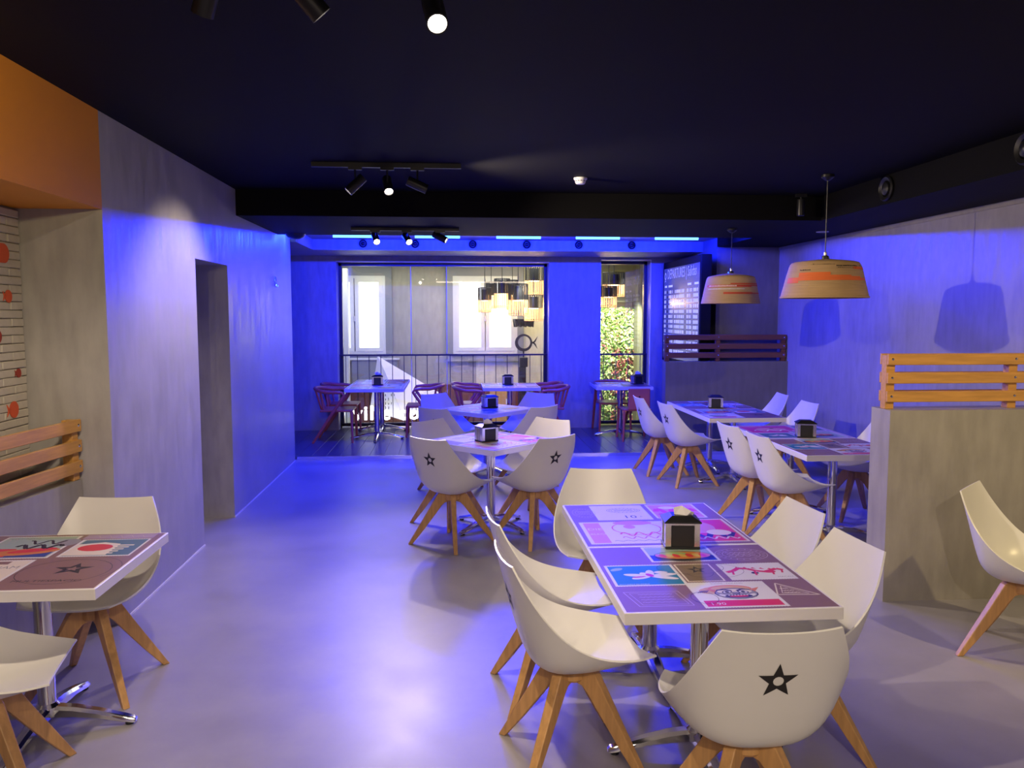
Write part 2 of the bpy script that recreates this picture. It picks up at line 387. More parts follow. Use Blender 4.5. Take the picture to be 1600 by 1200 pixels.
# tracks with spots
def track(kind, loc, length, label, lit):
    e = empty('track_light', loc, 0, label, 'track light'); px, py, pz = loc
    G().box(-length / 2, length / 2, -.017, .017, -.034, 0).obj('rail', M['black'], e)
    for (p, t, pw), on in zip(SPOTS[kind], lit):
        P_ = Vector(p) - Vector(loc); d = (Vector(t) - Vector(p)).normalized()
        tail = P_ - d * .15; piv = P_ - d * .075
        h = G(); L_ = []
        q = d.to_track_quat('Z', 'Y').to_matrix().to_4x4()
        g = G().lathe([(0.001, -.155), (.034, -.155), (.036, -.15), (.036, 0), (.031, 0), (.031, -.02), (0.001, -.02)], 20)
        g.xf(Matrix.Translation(P_) @ q)
        s_ = autosmooth(g.obj('spot_head', M['black'], e))
        l_ = G().lathe([(0.001, -.012), (.0305, -.012), (.0305, -.019), (0.001, -.019)], 16)
        l_.xf(Matrix.Translation(P_) @ q); l_.obj('lens', M['lens'], s_)
        G().tube([(piv.x, 0, -.03), (piv.x, 0, piv.z + .02), piv], .008, 8).obj('stem', M['black'], e)
        G().box(piv.x - .05, piv.x + .05, -.016, .016, -.052, -.034).obj('adapter', M['black'], e)
        spot('track_spot_light', Vector(p) + d * .01, t, pw, WARM, 115 if p[0] == -.18 else 84)
track('front', (-.42, 2.74, HC), 1.13, 'black ceiling track with spots cut by the top edge of the photo', (1, 1, 1))
track('middle', (-.475, 6.10, HC), 1.10, 'black ceiling track with three spots in the middle of the room', (1, 1, 1))
track('back', (-.47, 8.36, 2.68), 1.10, 'black track with three spots under the dark beam near the blue LED tubes', (1, 1, 1))
# single spot on the beam at the right
e = empty('ceiling_spot', (3.25, 7.35, HC), 0, 'small black spot hanging beside the far right corner of the dark beam', 'spotlight')
G().box(-.05, .05, -.02, .02, -.03, 0).obj('adapter', M['black'], e)
G().tube([(0, 0, -.03), (0, 0, -.10)], .008).obj('stem', M['black'], e)
autosmooth(G().lathe([(.001, -.20), (.034, -.20), (.036, -.19), (.036, -.06), (.034, -.05), (.001, -.05)], 18).obj('spot_head', M['black'], e))
# smoke detector, dome, downlight, wall ornament
e = empty('smoke_detector', (1.06, 6.63, HC), 0, 'white round smoke detector on the dark ceiling', 'smoke detector')
autosmooth(G().lathe([(.001, 0), (.055, 0), (.055, -.012), (.047, -.02), (.040, -.042), (.034, -.05), (.001, -.052)], 24).obj('body', M['smoke_white'], e))
g = G()
for k in range(12):
    a = k * pi / 6; g.add([(.0475 * math.cos(a + da), .0475 * math.sin(a + da), zz) for zz in (-.024, -.03) for da in (-.16, .16)], [(0, 1, 3, 2)])
g.obj('vent_slots', M['black'], e)
e = empty('dome_speaker', (-1.72, 9.12, 2.68), 0, 'black dome hanging under the beam at the top of the left wall', 'speaker')
autosmooth(G().lathe([(.001, -.055), (.05, -.052), (.085, -.038), (.105, -.015), (.11, 0), (.001, 0)], 24).obj('dome', M['black'], e))
e = empty('downlight', (3.98, 8.44, 2.68), 0, 'small round white recessed downlight in the dark soffit by the right wall', 'downlight')
autosmooth(G().lathe([(.05, 0), (.065, 0), (.065, -.006), (.052, -.008), (.05, 0)], 24).obj('trim_ring', M['smoke_white'], e))
e = empty('wall_ornament', (XL, 8.95, 2.15), 0, 'tiny chrome ornament high on the far end of the left wall', 'ornament')
g = G(); g.tube([(.02, .04 * math.cos(a * pi / 8) - .03, .05 * math.sin(a * pi / 8)) for a in range(17)], .006, 6); g.box(0, .02, -.035, -.025, -.005, .005)
g.obj('ring', M['chrome'], e)
g = G(); g.tube([(.02, .04 + .025 * math.cos(pi + a * pi / 8), -.03 + .03 * math.sin(pi + a * pi / 8)) for a in range(9)], .006, 6); g.box(0, .02, .035, .045, -.065, -.055)
g.obj('hook', M['chrome'], e)

# half walls
sb('wall_half_right', (2.68, XR, 4.69, 4.91, 0, 1.205), m='plaster_khaki')
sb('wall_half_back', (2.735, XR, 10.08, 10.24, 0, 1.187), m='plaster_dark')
def slat_screen(label, loc, rz, length, posts, m, mp, ph=.345, z0=.045, both=True):
    e = empty('slatted_screen', loc, rz, label, 'screen')
    for x in posts: G().box(x - .028, x + .028, -.03, .03, 0, ph - .008, ch=.003).obj('post', M[m], e)
    base = None
    for k in range(3):
        zz = z0 + k * .1155
        for side in ((-1, 1) if both else (-1,)):
            y0 = -.052 if side < 0 else .03
            s_ = G().box(0, length, y0, y0 + .022, zz, zz + .068, ch=.003).obj('slat', M[m], e)
            if side < 0:
                for x in posts:
                    xx = max(.028, min(length - .028, x))
                    bb = G().lathe([(.001, .006), (.006, .005), (.009, .001), (.009, 0)], 10)
                    bb.xf(Matrix.Translation((xx, -.052, zz + .036)) @ Matrix.Rotation(pi / 2, 4, 'X')); bb.obj('bolt', M['chrome'], s_)
    return e
slat_screen('orange varnished slatted wood screen on top of the near right half wall', (2.69, 4.80, 1.205), 0, 1.65, [.028, .83, 1.62], 'pine', 0)
slat_screen('dark purple-brown slatted wood screen on the far half wall in front of the departures board', (2.735, 10.16, 1.187), 0, 1.60, [.028, .70, 1.57], 'pine_dark', 0)
# left divider with screen (slightly angled)
e0 = (-2.098, 4.645); ang = math.atan2(-1.45, -.16)
g = G().box(0, 1.5, 0, .16, 0, .865)
o = struct('wall_half_left', g, M['plaster_khaki']); o.location = (e0[0], e0[1], 0); o.rotation_euler = (0, 0, ang)
o.scale = (1, -1, 1)
s_ = slat_screen('pinkish lit slatted wood screen on the low divider behind the left table', (e0[0] - .035, e0[1] - .01, .865), ang + pi, 1.5, [1.472, .7, .03], 'pine', 0, .35, .045, False)
# screen local x must run from far end to near end, slats facing +X
s_.location = (e0[0] - .035 + 1.5 * math.cos(ang), e0[1] - .01 + 1.5 * math.sin(ang), .865)

# ---------------------------------------------------------------- departures board
def text_mesh(txt, size, thick=0, bold=False):
    cu = bpy.data.curves.new('t', 'FONT'); cu.body = txt; cu.size = size; cu.extrude = thick; cu.resolution_u = 2
    if bold: cu.offset = size * .02
    o = bpy.data.objects.new('t', cu); C.objects.link(o)
    dg = bpy.context.evaluated_depsgraph_get(); me = bpy.data.meshes.new_from_object(o.evaluated_get(dg))
    v = [p.co.copy() for p in me.vertices]; f = [tuple(p.vertices) for p in me.polygons]
    bpy.data.objects.remove(o); bpy.data.curves.remove(cu); bpy.data.meshes.remove(me)
    return v, f
def add_text(g, txt, size, mtx, mi=0, thick=0, width=None, bold=False):
    v, f = text_mesh(txt, size, thick, bold)
    if not v: return
    if width:
        x1 = max(p.x for p in v); s = width / x1
        v = [Vector((p.x * s, p.y, p.z)) for p in v]
    g.add([mtx @ p for p in v], f, mi)
bd = empty('departures_board', (3.22, 11.15, 1.10), 0, 'tall black framed departures board with lit rows behind the dark slatted screen', 'display board')
G().box(0, .14, -.93, .93, 0, 1.47, ch=.006).obj('housing', M['matt_black'], bd)
G().box(.14, .275, -.2, .2, .4, 1.1).obj('wall_bracket', M['black'], bd)
G().box(-.004, 0, -.875, .875, .05, 1.37).obj('screen', M['screen'], bd)
BM = Matrix(((0, 0, -1, -.0045), (-1, 0, 0, 0), (0, 1, 0, 0), (0, 0, 0, 1)))  # text x -> -Y, text y -> Z, normal -> -X
def bt(x, z): return Matrix.Translation((0, -x, z)) @ BM
g = G(); add_text(g, 'DEPARTURES | Salidas', .20, bt(-.68, 1.215), width=1.42)
ring = []
for k in range(20):
    a = 2 * pi * k / 20
    ring.append((k, a))
rv = [BM @ Vector((-.79 + r * math.cos(a), 1.26 + r * 1.1 * math.sin(a), 0)) for r in (.03, .05) for k, a in ring]
g.add(rv, [(k, (k + 1) % 20, 20 + (k + 1) % 20, 20 + k) for k in range(20)])
g.add([BM @ Vector(p) for p in ((-.80, 1.205, 0), (-.84, 1.17, 0), (-.79, 1.185, 0), (-.74, 1.17, 0))], [(0, 1, 2, 3)])
hd = g.obj('header_text', M['screen_header'], bd)
g = G()
def br(x0, x1, z0, z1): g.add([BM @ Vector(p) for p in ((x0, z0, 0), (x1, z0, 0), (x1, z1, 0), (x0, z1, 0))], [(0, 1, 2, 3)])
for x0, x1 in ((-.82, -.70), (-.62, -.40), (.35, .52), (.66, .84)): br(x0, x1, 1.09, 1.12)
for r_ in range(13):
    z = 1.0 - r_ * .072
    for x0, x1 in ((-.84, -.74), (-.60, -.36), (-.30, .20), (.32, .40), (.43, .56), (.62, .84)):
        n = max(1, int((x1 - x0) / .022))
        for q in range(n):
            if random.random() < .88: br(x0 + q * (x1 - x0) / n, x0 + (q + .72) * (x1 - x0) / n, z, z + .045)
rt = g.obj('timetable_rows', M['screen_text'], bd); rt['kind'] = 'stuff'
g = G()
for r_ in range(12):
    n = 10; z = 1.02 - r_ * .072
    g.add([BM @ Vector((-.665 + .022 * math.cos(2 * pi * k / n), z + .022 * math.sin(2 * pi * k / n), .001)) for k in range(n)], [tuple(range(n))])
g.obj('row_dots', M['ink'], bd)

# ---------------------------------------------------------------- world behind the glass
sb('wall_void', (-3.2, .45, 15.0, 15.2, -2.6, 2.72), m='void_wall')
sb('wall_void_cream', (.45, 2.78, 15.0, 15.2, -2.6, 2.72), m='void_cream')
sb('wall_void_side', (3.42, 5.0, 14.6, 15.2, -2.6, 2.72), (2.76, 3.42, 14.8, 15.2, 2.02, 2.72), m='void_olive')
sb('wall_void_ends', (-3.3, -3.2, 12.6, 15.2, -2.6, 2.72), (4.9, 5.0, 12.6, 15.2, -2.6, 2.72), (2.78, 3.42, 15.06, 15.2, -2.6, 2.72), m='void_cream')
sb('ceiling_void', (-3.3, 5.0, 12.6, 15.2, 2.72, 2.82), m='ceiling')
sb('floor_void', (-3.3, 5.0, 12.6, 15.2, -2.7, -2.6), m='floor')
# brown cladding boards under the windows
cl = empty('board_cladding', (-.2, 14.99, -.75), 0, 'red-brown vertical board cladding low on the wall behind the glass', 'cladding')
cb = None
for k in range(32):
    if cb is None: cb = G().box(-.058, .058, -.03, 0, 0, 1.24, ch=.004).obj('board', M['brown'], cl); b = cb
    else: b = cb.copy(); link(b, cl)
    b.location = (-1.85 + k * .12, random.uniform(-.006, .006), 0)
def void_window(x0, x1, z0, z1, label, n):
    e = empty('far_window', ((x0 + x1) / 2, 15.0, z0), 0, label, 'window', None); w_ = (x1 - x0) / 2; h = z1 - z0
    g = G(); g.box(-w_ - .12, -w_, -.06, 0, -.12, h + .22).box(w_, w_ + .12, -.06, 0, -.12, h + .22).box(-w_, w_, -.06, 0, h, h + .22).box(-w_ - .12, w_ + .12, -.08, 0, -.14, 0)
    g.obj('surround', M['grey_frame'], e)
    g = G(); t = .05
    g.box(-w_, -w_ + t, -.05, 0, 0, h).box(w_ - t, w_, -.05, 0, 0, h).box(-w_ + t, w_ - t, -.05, 0, h - t, h).box(-w_ + t, w_ - t, -.05, 0, 0, t)
    g.obj('window_frame', M['white_frame'], e)
    for s in (-1, 1):
        a, b = (-w_ + t, -.01) if s < 0 else (.01, w_ - t)
        g = G(); q = .07
        g.box(a, a + q, -.06, -.01, t, h - t).box(b - q, b, -.06, -.01, t, h - t).box(a + q, b - q, -.06, -.01, h - t - q, h - t).box(a + q, b - q, -.06, -.01, t, t + q)
        sash = g.obj('sash', M['white_frame'], e)
        G().box(a + q, b - q, -.03, -.02, t + q, h - t - q).obj('pane', M['window_glow'], sash)
    G().box(-.012, .012, -.085, -.06, h * .42, h * .42 + .10).obj('handle', M['steel'], e)
    G().box(-w_ - .08, w_ + .08, -.10, -.02, -.03, 0).obj('window_sill', M['white_frame'], e)
    return e
void_window(-2.35, -1.22, 1.06, 2.50, 'left bright white casement window across the void', 1)
void_window(.02, 1.22, 1.06, 2.50, 'right bright white casement window across the void, behind the lamp cluster', 2)
# grey radiator cabinets under the windows
e = empty('wall_cabinet', (-1.5, 14.96, .50), 0, 'grey cabinet under the left bright window behind the glass', 'cabinet')
G().box(-.34, .50, -.16, .02, 0, .46, ch=.01).obj('body', M['grey_frame'], e); G().box(-.37, .53, -.18, .02, .46, .49).obj('top', M['white_frame'], e)
G().box(-.09, .09, -.1, .1, -1.1, 2.0).obj('side_column', M['white_frame'], empty('white_column', (-1.93, 14.5, .6), 0, 'white vertical column at the left edge of the large window, behind the glass', 'column'))
# lit letters
e = empty('lit_sign', (-1.66, 13.5, .03), 0, 'glowing white letters low in front of the paper plane behind the glass', 'sign')
FM = Matrix(((1, 0, 0, 0), (0, 0, -1, 0), (0, 1, 0, 0), (0, 0, 0, 1)))
x = 0
for ch, wdt in zip('ville costa', (.17, .10, .10, .09, .20, .06, .18, .19, .17, .15, .20)):
    if ch == ' ': x += .08; continue
    g = G(); add_text(g, ch, .33, Matrix.Translation((x, 0, 0)) @ FM, thick=.02, bold=True); g.obj('letter', M['sign_glow'], e); x += wdt
# big paper plane
e = empty('paper_plane', (-1.0, 14.0, 0), 0, 'large white folded paper plane with printed text standing behind the glass', 'sculpture')
def fold(name, pts, th=.012):
    n = len(pts); P_ = [Vector(p) for p in pts]; nn = (P_[1] - P_[0]).cross(P_[2] - P_[0]).normalized() * th
    return G().add(P_ + [p + nn for p in P_], [tuple(range(n)), tuple(reversed(range(n, 2 * n)))] + [(k, (k + 1) % n, n + (k + 1) % n, n + k) for k in range(n)]).obj(name, M['paper'], e)
A, B, Cc, D = (-.28, 0, 1.06), (.86, .25, .34), (.19, -.35, -.02), (-.42, -.05, .14)
fold('wing', [A, Cc, B]); wl = fold('body_fold', [A, D, Cc]); fold('rear_wing', [A, (-.46, .4, .1), D])
g = G()
for r_ in range(7):
    for q in range(9 - abs(3 - r_)):
        if random.random() < .85:
            p = Vector((-.25 + .05 * r_, -.22, .62 - q * .075)); g.box(p.x, p.x + .012, p.y - .002, p.y, p.z, p.z + random.uniform(.03, .055))
g.obj('printed_text', M['ink'], e)
# ring sculpture with a fish tail on a pedestal
e = empty('ring_sculpture', (1.27, 14.2, .86), 0, 'dark ring sculpture with a fish tail on a small block behind the railing', 'sculpture')
g = G(); n = 32
g.box(-.07, .07, -.07, .07, 0, .17, ch=.005); g.obj('pedestal', M['black'], e)
G().tube([(0, 0, .17), (0, 0, .30)], .014).obj('stem', M['black_metal'], e)
g = G(); rv = []
for k in range(n):
    a = 2 * pi * k / n; ro = .155; ri = .110 + .012 * math.cos(a - .6)
    rv += [(ro * math.cos(a), -.02, .43 + ro * math.sin(a)), (ri * math.cos(a), -.02, .43 + ri * math.sin(a)), (ri * math.cos(a), .02, .43 + ri * math.sin(a)), (ro * math.cos(a), .02, .43 + ro * math.sin(a))]
g.add(rv, [(4 * k + i, 4 * k + (i + 1) % 4, 4 * ((k + 1) % n) + (i + 1) % 4, 4 * ((k + 1) % n) + i) for k in range(n) for i in range(4)])
g.obj('ring', M['black_metal'], e)
for s in (1, -1):
    t = [(.14, .0), (.18, .02 * s), (.25, .11 * s), (.215, .02 * s), (.17, -.02 * s)]
    g = G().add([(a, y, .43 + b) for y in (-.02, .02) for a, b in t], [(0, 1, 2, 3, 4), (9, 8, 7, 6, 5)] + [(k, (k + 1) % 5, 5 + (k + 1) % 5, 5 + k) for k in range(5)])
    g.obj('tail_fin', M['black_metal'], e)
# stand for the sculpture + menu panels seen under the middle back table
e = empty('display_plinth', (1.25, 14.2, -.3), 0, 'dark plinth with white lettering under the ring sculpture, behind the platform table', 'plinth')
G().box(-.06, .06, -.06, .10, 0, 1.16, ch=.004).obj('post', M['black'], e); G().box(.05, .56, -.25, .05, 0, .72, ch=.01).obj('body', M['black'], e)
g = G(); add_text(g, 'clor', .22, Matrix.Translation((.08, -.252, .52)) @ FM, bold=True); add_text(g, 'L', .2, Matrix.Translation((.44, -.252, .52)) @ FM, bold=True); g.obj('lettering', M['paper'], e)
e = empty('menu_panel', (.9, 14.55, -.2), 0, 'brown wooden panel with white characters left of the dark plinth behind the glass', 'panel')
G().box(-.22, .2, -.02, .02, 0, .66, ch=.004).obj('board', M['pine'], e)
g = G(); add_text(g, '8', .2, Matrix.Translation((-.16, -.023, .36)) @ FM, bold=True); add_text(g, 'n', .2, Matrix.Translation((.07, -.023, .36)) @ FM, bold=True); g.obj('lettering', M['paper'], e)
# cage pendants
def cage_pendant(x, y, z0, z1, r, label):
    e = empty('cage_pendant', (x, y, z0), 0, label, 'pendant lamp', 'wire cage pendants behind the glass'); h = z1 - z0
    n = 24; g = G(); 
    for k in range(n):
        a = 2 * pi * k / n; g.tube([(r * math.cos(a), r * math.sin(a), h * .5), (r * math.cos(a), r * math.sin(a), h)], .006, 4)
    for zz in (h * .5, h): g.tube([(r * math.cos(2 * pi * k / 20), r * math.sin(2 * pi * k / 20), zz) for k in range(21)], .004, 4)
    g.obj('upper_cage', M['black_metal'], e)
    g = G()
    for k in range(n):
        a = 2 * pi * k / n; g.tube([(r * math.cos(a), r * math.sin(a), 0), (r * math.cos(a), r * math.sin(a), h * .5)], .0062, 4)
    for zz in (0, .03): g.tube([(r * math.cos(2 * pi * k / 20), r * math.sin(2 * pi * k / 20), zz) for k in range(21)], .005, 4)
    g.obj('lower_cage', M['cage'], e)
    autosmooth(G().lathe([(r * .50, h * .48), (r * .53, h * .48), (r * .53, h * .93), (.001, h * .95)], 18).obj('shade', M['black'], e))
    autosmooth(G().lathe([(.001, h * .455), (r * .5, h * .465), (r * .6, h * .48), (.001, h * .49)], 14).obj('bulb', M['bulb'], e))
    G().tube([(0, 0, h * .95), (0, 0, 2.72 - z0)], .006, 6).obj('cord', M['black'], e)
    l = bpy.data.lights.new('pendant_glow', 'POINT'); l.energy = 8.0; l.color = (1, .68, .34); l.shadow_soft_size = .04
    lo = bpy.data.objects.new('pendant_glow', l); C.objects.link(lo); lo.location = (x, y, z0 + h * .2)
PL = [(757, 450, 488, 10, 'leftmost of the cage pendants in front of the right bright window'), (767, 441, 482, 8, 'second cage pendant from the left, partly hidden'),
      (784, 436, 481, 12, 'third cage pendant from the left, in front of the bright pane'), (800, 438, 484, 9, 'cage pendant tucked behind the large hanging one'),
      (809, 444, 493, 15, 'largest low cage pendant in the middle of the cluster'), (834, 417, 460, 14, 'highest cage pendant near the right frame'),
      (833, 461, 501, 14, 'lowest cage pendant, under the highest one'), (853, 443, 487, 7, 'cage pendant cut by the right frame of the large window'),
      (959, 426, 463, 17, 'upper cage pendant seen through the narrow window'), (951, 447, 480, 13, 'lower cage pendant seen through the narrow window')]
for k, (px, ya, yb, r, lb) in enumerate(PL):
    Yd = 13.4 + (.45, .8, .3, .9, .1, .5, .2, .6, .3, .0)[k]; s = Yd / 1250
    cage_pendant((px - 706) * s * 1.003, Yd, 1.795 + (491 - yb) * s, 1.795 + (491 - ya) * s, r * s, lb)
# dark pleated hanging shape under the cluster
g = G(); n = 22; vs = []
for k in range(n):
    a = 2 * pi * k / n; vs += [(.20 * math.cos(a), .20 * math.sin(a), .14), ((.13 + .05 * (k % 2)) * math.cos(a), (.13 + .05 * (k % 2)) * math.sin(a), .02 - .03 * (k % 2))]
g.add(vs, [(2 * k, 2 * k + 1, (2 * k + 3) % (2 * n), (2 * k + 2) % (2 * n)) for k in range(n)] + [tuple(2 * k for k in range(n))])
g.tube([(0, 0, .13), (0, 0, 1.15)], .006)
o = g.obj('pleated_lamp', M['black'], loc=(1.29, 14.4, 1.57)); tag(o, 'dark pleated lamp hanging just below the cage pendants', 'pendant lamp')
# living wall
e = empty('planted_wall', (3.1, 15.05, -.6), 0, 'sunlit planted wall of green and red leaves seen through the narrow window', 'planted wall')
G().box(-.32, .32, -.04, .0, 0, 2.52).obj('planting_felt', M['leafback'], e)
G().box(.33, .40, -.12, .0, -.2, 2.60).obj('side_post', M['white_frame'], e)
g = G()
for k in range(4200):
    x, z = random.uniform(-.33, .33), random.uniform(0, 2.52); s = random.uniform(.025, .06)
    c = Vector((x, random.uniform(-.16, -.05), z)); a = Vector((random.uniform(-1, 1), random.uniform(-.8, .1), random.uniform(-1, 1))).normalized() * s
    b = a.cross(Vector((random.uniform(-1, 1), random.uniform(-1, 1), random.uniform(-1, 1)))).normalized() * s * .45
    red = .62 if (x > -.1 and z < 1.75) else .08
    mi = 2 if random.random() < red * .6 else (1 if random.random() < .5 else 0)
    g.add([c - a, c + b, c + a, c - b], [(0, 1, 2, 3)], mi)
o = mesh_obj('leaves', g.v, g.f, [M['leaf1'], M['leaf2'], M['leaf3']], e, fm=g.m); o['kind'] = 'stuff'

# ---------------------------------------------------------------- chair
def lerp_prof(P_, v):
    n = len(P_) - 1; t = min(max(v, 0), 1) * n; i = min(int(t), n - 1); t -= i
    p0, p1, p2, p3 = P_[max(i - 1, 0)], P_[i], P_[i + 1], P_[min(i + 2, n)]
    return [.5 * ((2 * b) + (c - a) * t + (2 * a - 5 * b + 4 * c - d) * t * t + (-a + 3 * b - 3 * c + d) * t ** 3) for a, b, c, d in zip(p0, p1, p2, p3)]
#  centre line (y, z) and rim (x, y, z), front edge to back top
SP = [(.262, .462), (.185, .438), (.085, .415), (-.020, .403), (-.115, .410), (-.180, .455), (-.215, .545), (-.243, .650), (-.271, .755), (-.297, .857)]
RM = [(.205, .282, .487), (.243, .205, .492), (.268, .115, .506), (.281, .030, .530), (.284, -.045, .566), (.279, -.108, .612), (.266, -.162, .668), (.245, -.208, .730), (.216, -.248, .798), (.184, -.282, .866)]
def shell(u, v):
    y, z = lerp_prof(SP, v); rx, ry, rz = lerp_prof(RM, v)
    s = abs(u) ** (2.3 + .5 * math.sin(pi * min(1, v * 1.1)))
    return Vector((rx * u * (1 + .10 * (1 - u * u) * math.sin(pi * v)), y + (ry - y) * s, z + (rz - z) * s))
def shell_n(u, v):
    e_ = .01
    a = shell(min(u + e_, 1), v) - shell(max(u - e_, -1), v); b = shell(u, min(v + e_, 1)) - shell(u, max(v - e_, 0))
    n = b.cross(a).normalized()
    return n
def build_chair():
    root = empty('shell_chair')
    NU, NV = 20, 30; g = G(); outer = []; inner = []
    for j in range(NV + 1):
        v = j / NV
        for i in range(NU + 1):
            u = -1 + 2 * i / NU
            p = shell(u, v); n = shell_n(u, v)
            if n.z < 0 and n.y < 0: n = -n
            outer.append(p); inner.append((p, n))
    # orient normals towards the sitter using the centre reference
    ref = Vector((0, .1, .75)); inn = []
    for p, n in inner:
        if n.dot(ref - p) < 0: n = -n
        inn.append(p + n * .0075)
    W = NU + 1; N = len(outer); f = []
    for j in range(NV):
        for i in range(NU):
            a = j * W + i; f.append((a, a + 1, a + W + 1, a + W)); f.append((N + a, N + a + W, N + a + W + 1, N + a + 1))
    rim = [i for i in range(W)] + [j * W + NU for j in range(1, NV + 1)] + [NV * W + i for i in range(NU - 1, -1, -1)] + [j * W for j in range(NV - 1, 0, -1)]
    for a, b in zip(rim, rim[1:] + rim[:1]): f.append((a, N + a, N + b, b))
    g.add(outer + inn, f); sh = g.obj('seat_shell', M['white'], root); autosmooth(sh, 60)
    # star emblem with a ring hole
    R, rr = .062, .026; star = []
    for k in range(10):
        a = pi / 2 + k * pi / 5; q = R if k % 2 == 0 else rr; star.append(Vector((q * math.cos(a), q * math.sin(a), 0)))
    hole = [Vector((.016 * math.cos(-2 * pi * k / 14) + .002, .016 * math.sin(-2 * pi * k / 14), 0)) for k in range(14)]
    tri = geometry.tessellate_polygon([star, hole]); pts = star + hole
    T = [[pts[i].copy() for i in t] for t in tri]
    for _ in range(2):
        T2 = []
        for a, b, c in T:
            ab, bc, ca = (a + b) / 2, (b + c) / 2, (c + a) / 2; T2 += [[a, ab, ca], [ab, b, bc], [ca, bc, c], [ab, bc, ca]]
        T = T2
    def onback(p, zc=.695):
        z = zc + p.y; lo, hi = .5, 1.0
        for _ in range(24):
            m_ = (lo + hi) / 2
            if lerp_prof(SP, m_)[1] < z: lo = m_
            else: hi = m_
        hw = lerp_prof(RM, lo)[0]; u = p.x / hw
        q = shell(u, lo); n = shell_n(u, lo)
        if n.dot(ref - q) < 0: n = -n
        return q - n * .0016
    g = G(); cache = {}; vs = []; fs = []
    for t in T:
        fs.append(tuple(len(vs) + k for k in range(3))); vs += [onback(p) for p in t]
    g.add(vs, fs); st = mesh_obj('star_emblem', g.v, g.f, M['ink'], sh)
    # wood base
    autosmooth(G().lathe([(.001, .410), (.060, .410), (.064, .400), (.064, .350), (.056, .340), (.001, .340)], 16).obj('hub', M['beech'], root))
    for k in range(4):
        a = pi / 4 + k * pi / 2
        # legs as a board: inner edge arched, outer edge straight
        outer_ = [(.02, .405), (.098, .403), (.118, .385), (.185, .270), (.262, .142), (.348, .0)]
        inner_ = [(.02, .335), (.060, .325), (.085, .300), (.140, .225), (.225, .112), (.316, .0)]
        th = [.020, .0205, .021, .0195, .0175, .0150]
        vs = []
        for (ro, zo), (ri, zi), t in zip(outer_, inner_, th):
            for (r_, z_) in ((ro, zo), (ri, zi)):
                for sgn in (1, -1): vs.append(Vector((r_ * math.cos(a) - sgn * t * math.sin(a), r_ * math.sin(a) + sgn * t * math.cos(a), z_)))
        f = [(0, 1, 3, 2)]
        for j in range(5):
            b = j * 4; f += [(b, b + 4, b + 5, b + 1), (b + 2, b + 3, b + 7, b + 6), (b, b + 2, b + 6, b + 4), (b + 1, b + 5, b + 7, b + 3)]
        f.append((20, 22, 23, 21))
        lg = G().add(vs, f).obj('leg', M['beech'], root)
        m = lg.modifiers.new('b', 'BEVEL'); m.width = .004; m.segments = 2; m.limit_method = 'ANGLE'
    return root
chair = build_chair()
WG = 'white shell chairs'
def ch(x, y, deg, label): return place(chair, (x, y, 0), math.radians(deg - 90), label, 'chair', WG)
ch(.973, 2.51, 89.5, 'white shell chair nearest the camera, back turned, at the end of the large front table')
ch(.47, 3.083, 7, 'white shell chair on the left of the large front table, the nearer of two')
ch(.459, 3.666, 6.6, 'white shell chair on the left of the large front table, the farther of two')
ch(.857, 4.45, -97.4, 'white shell chair at the far end of the large front table, facing the camera')
ch(1.44, 3.711, -176, 'white shell chair on the right of the large front table, the farther of two')
ch(1.399, 3.115, -176, 'white shell chair on the right of the large front table, the nearer of two')
ch(-1.726, 3.883, -92, 'white shell chair behind the left table, in front of the violet wall')
ch(-1.745, 2.98, 12, 'white shell chair cut by the bottom left corner of the photo')
ch(2.99, 3.88, -48, 'white shell chair standing alone in front of the near right half wall')
ch(-.006, 6.208, 49, 'white shell chair at the middle diamond-set table, near left, star on its back')
ch(.64, 6.247, 125, 'white shell chair at the middle diamond-set table, near right, star on its back')
ch(-.028, 6.831, -46.5, 'white shell chair at the middle diamond-set table, far left, facing the camera')
ch(.701, 6.859, -134, 'white shell chair at the middle diamond-set table, far right, facing the camera')
ch(-.024, 8.188, 52, 'white shell chair at the blue-lit diamond-set table behind, near left')
ch(.766, 8.25, 126, 'white shell chair at the blue-lit diamond-set table behind, near right')
ch(-.04, 9.2, -50, 'white shell chair at the blue-lit diamond-set table behind, far left')
ch(.87, 9.2, -128, 'white shell chair at the blue-lit diamond-set table behind, far right')
ch(2.368, 8.872, 5, 'white shell chair furthest left at the far right table')
ch(2.50, 8.27, 9, 'white shell chair on the left of the far right table, the nearer of two')
ch(2.60, 6.62, 9, 'white shell chair left of the table by the half wall, farther of two')
ch(2.633, 6.025, 6, 'white shell chair left of the table by the half wall, nearer of two')
ch(3.588, 9.097, 177, 'white shell chair between far right table and violet wall, farther of two')
ch(3.514, 8.184, -177, 'white shell chair between far right table and violet wall, nearer of two')
ch(3.58, 6.80, 180, 'white shell chair behind the table by the half wall, legs seen beneath it')
ch(3.66, 5.98, 178, 'white shell chair mostly hidden behind the near half wall')

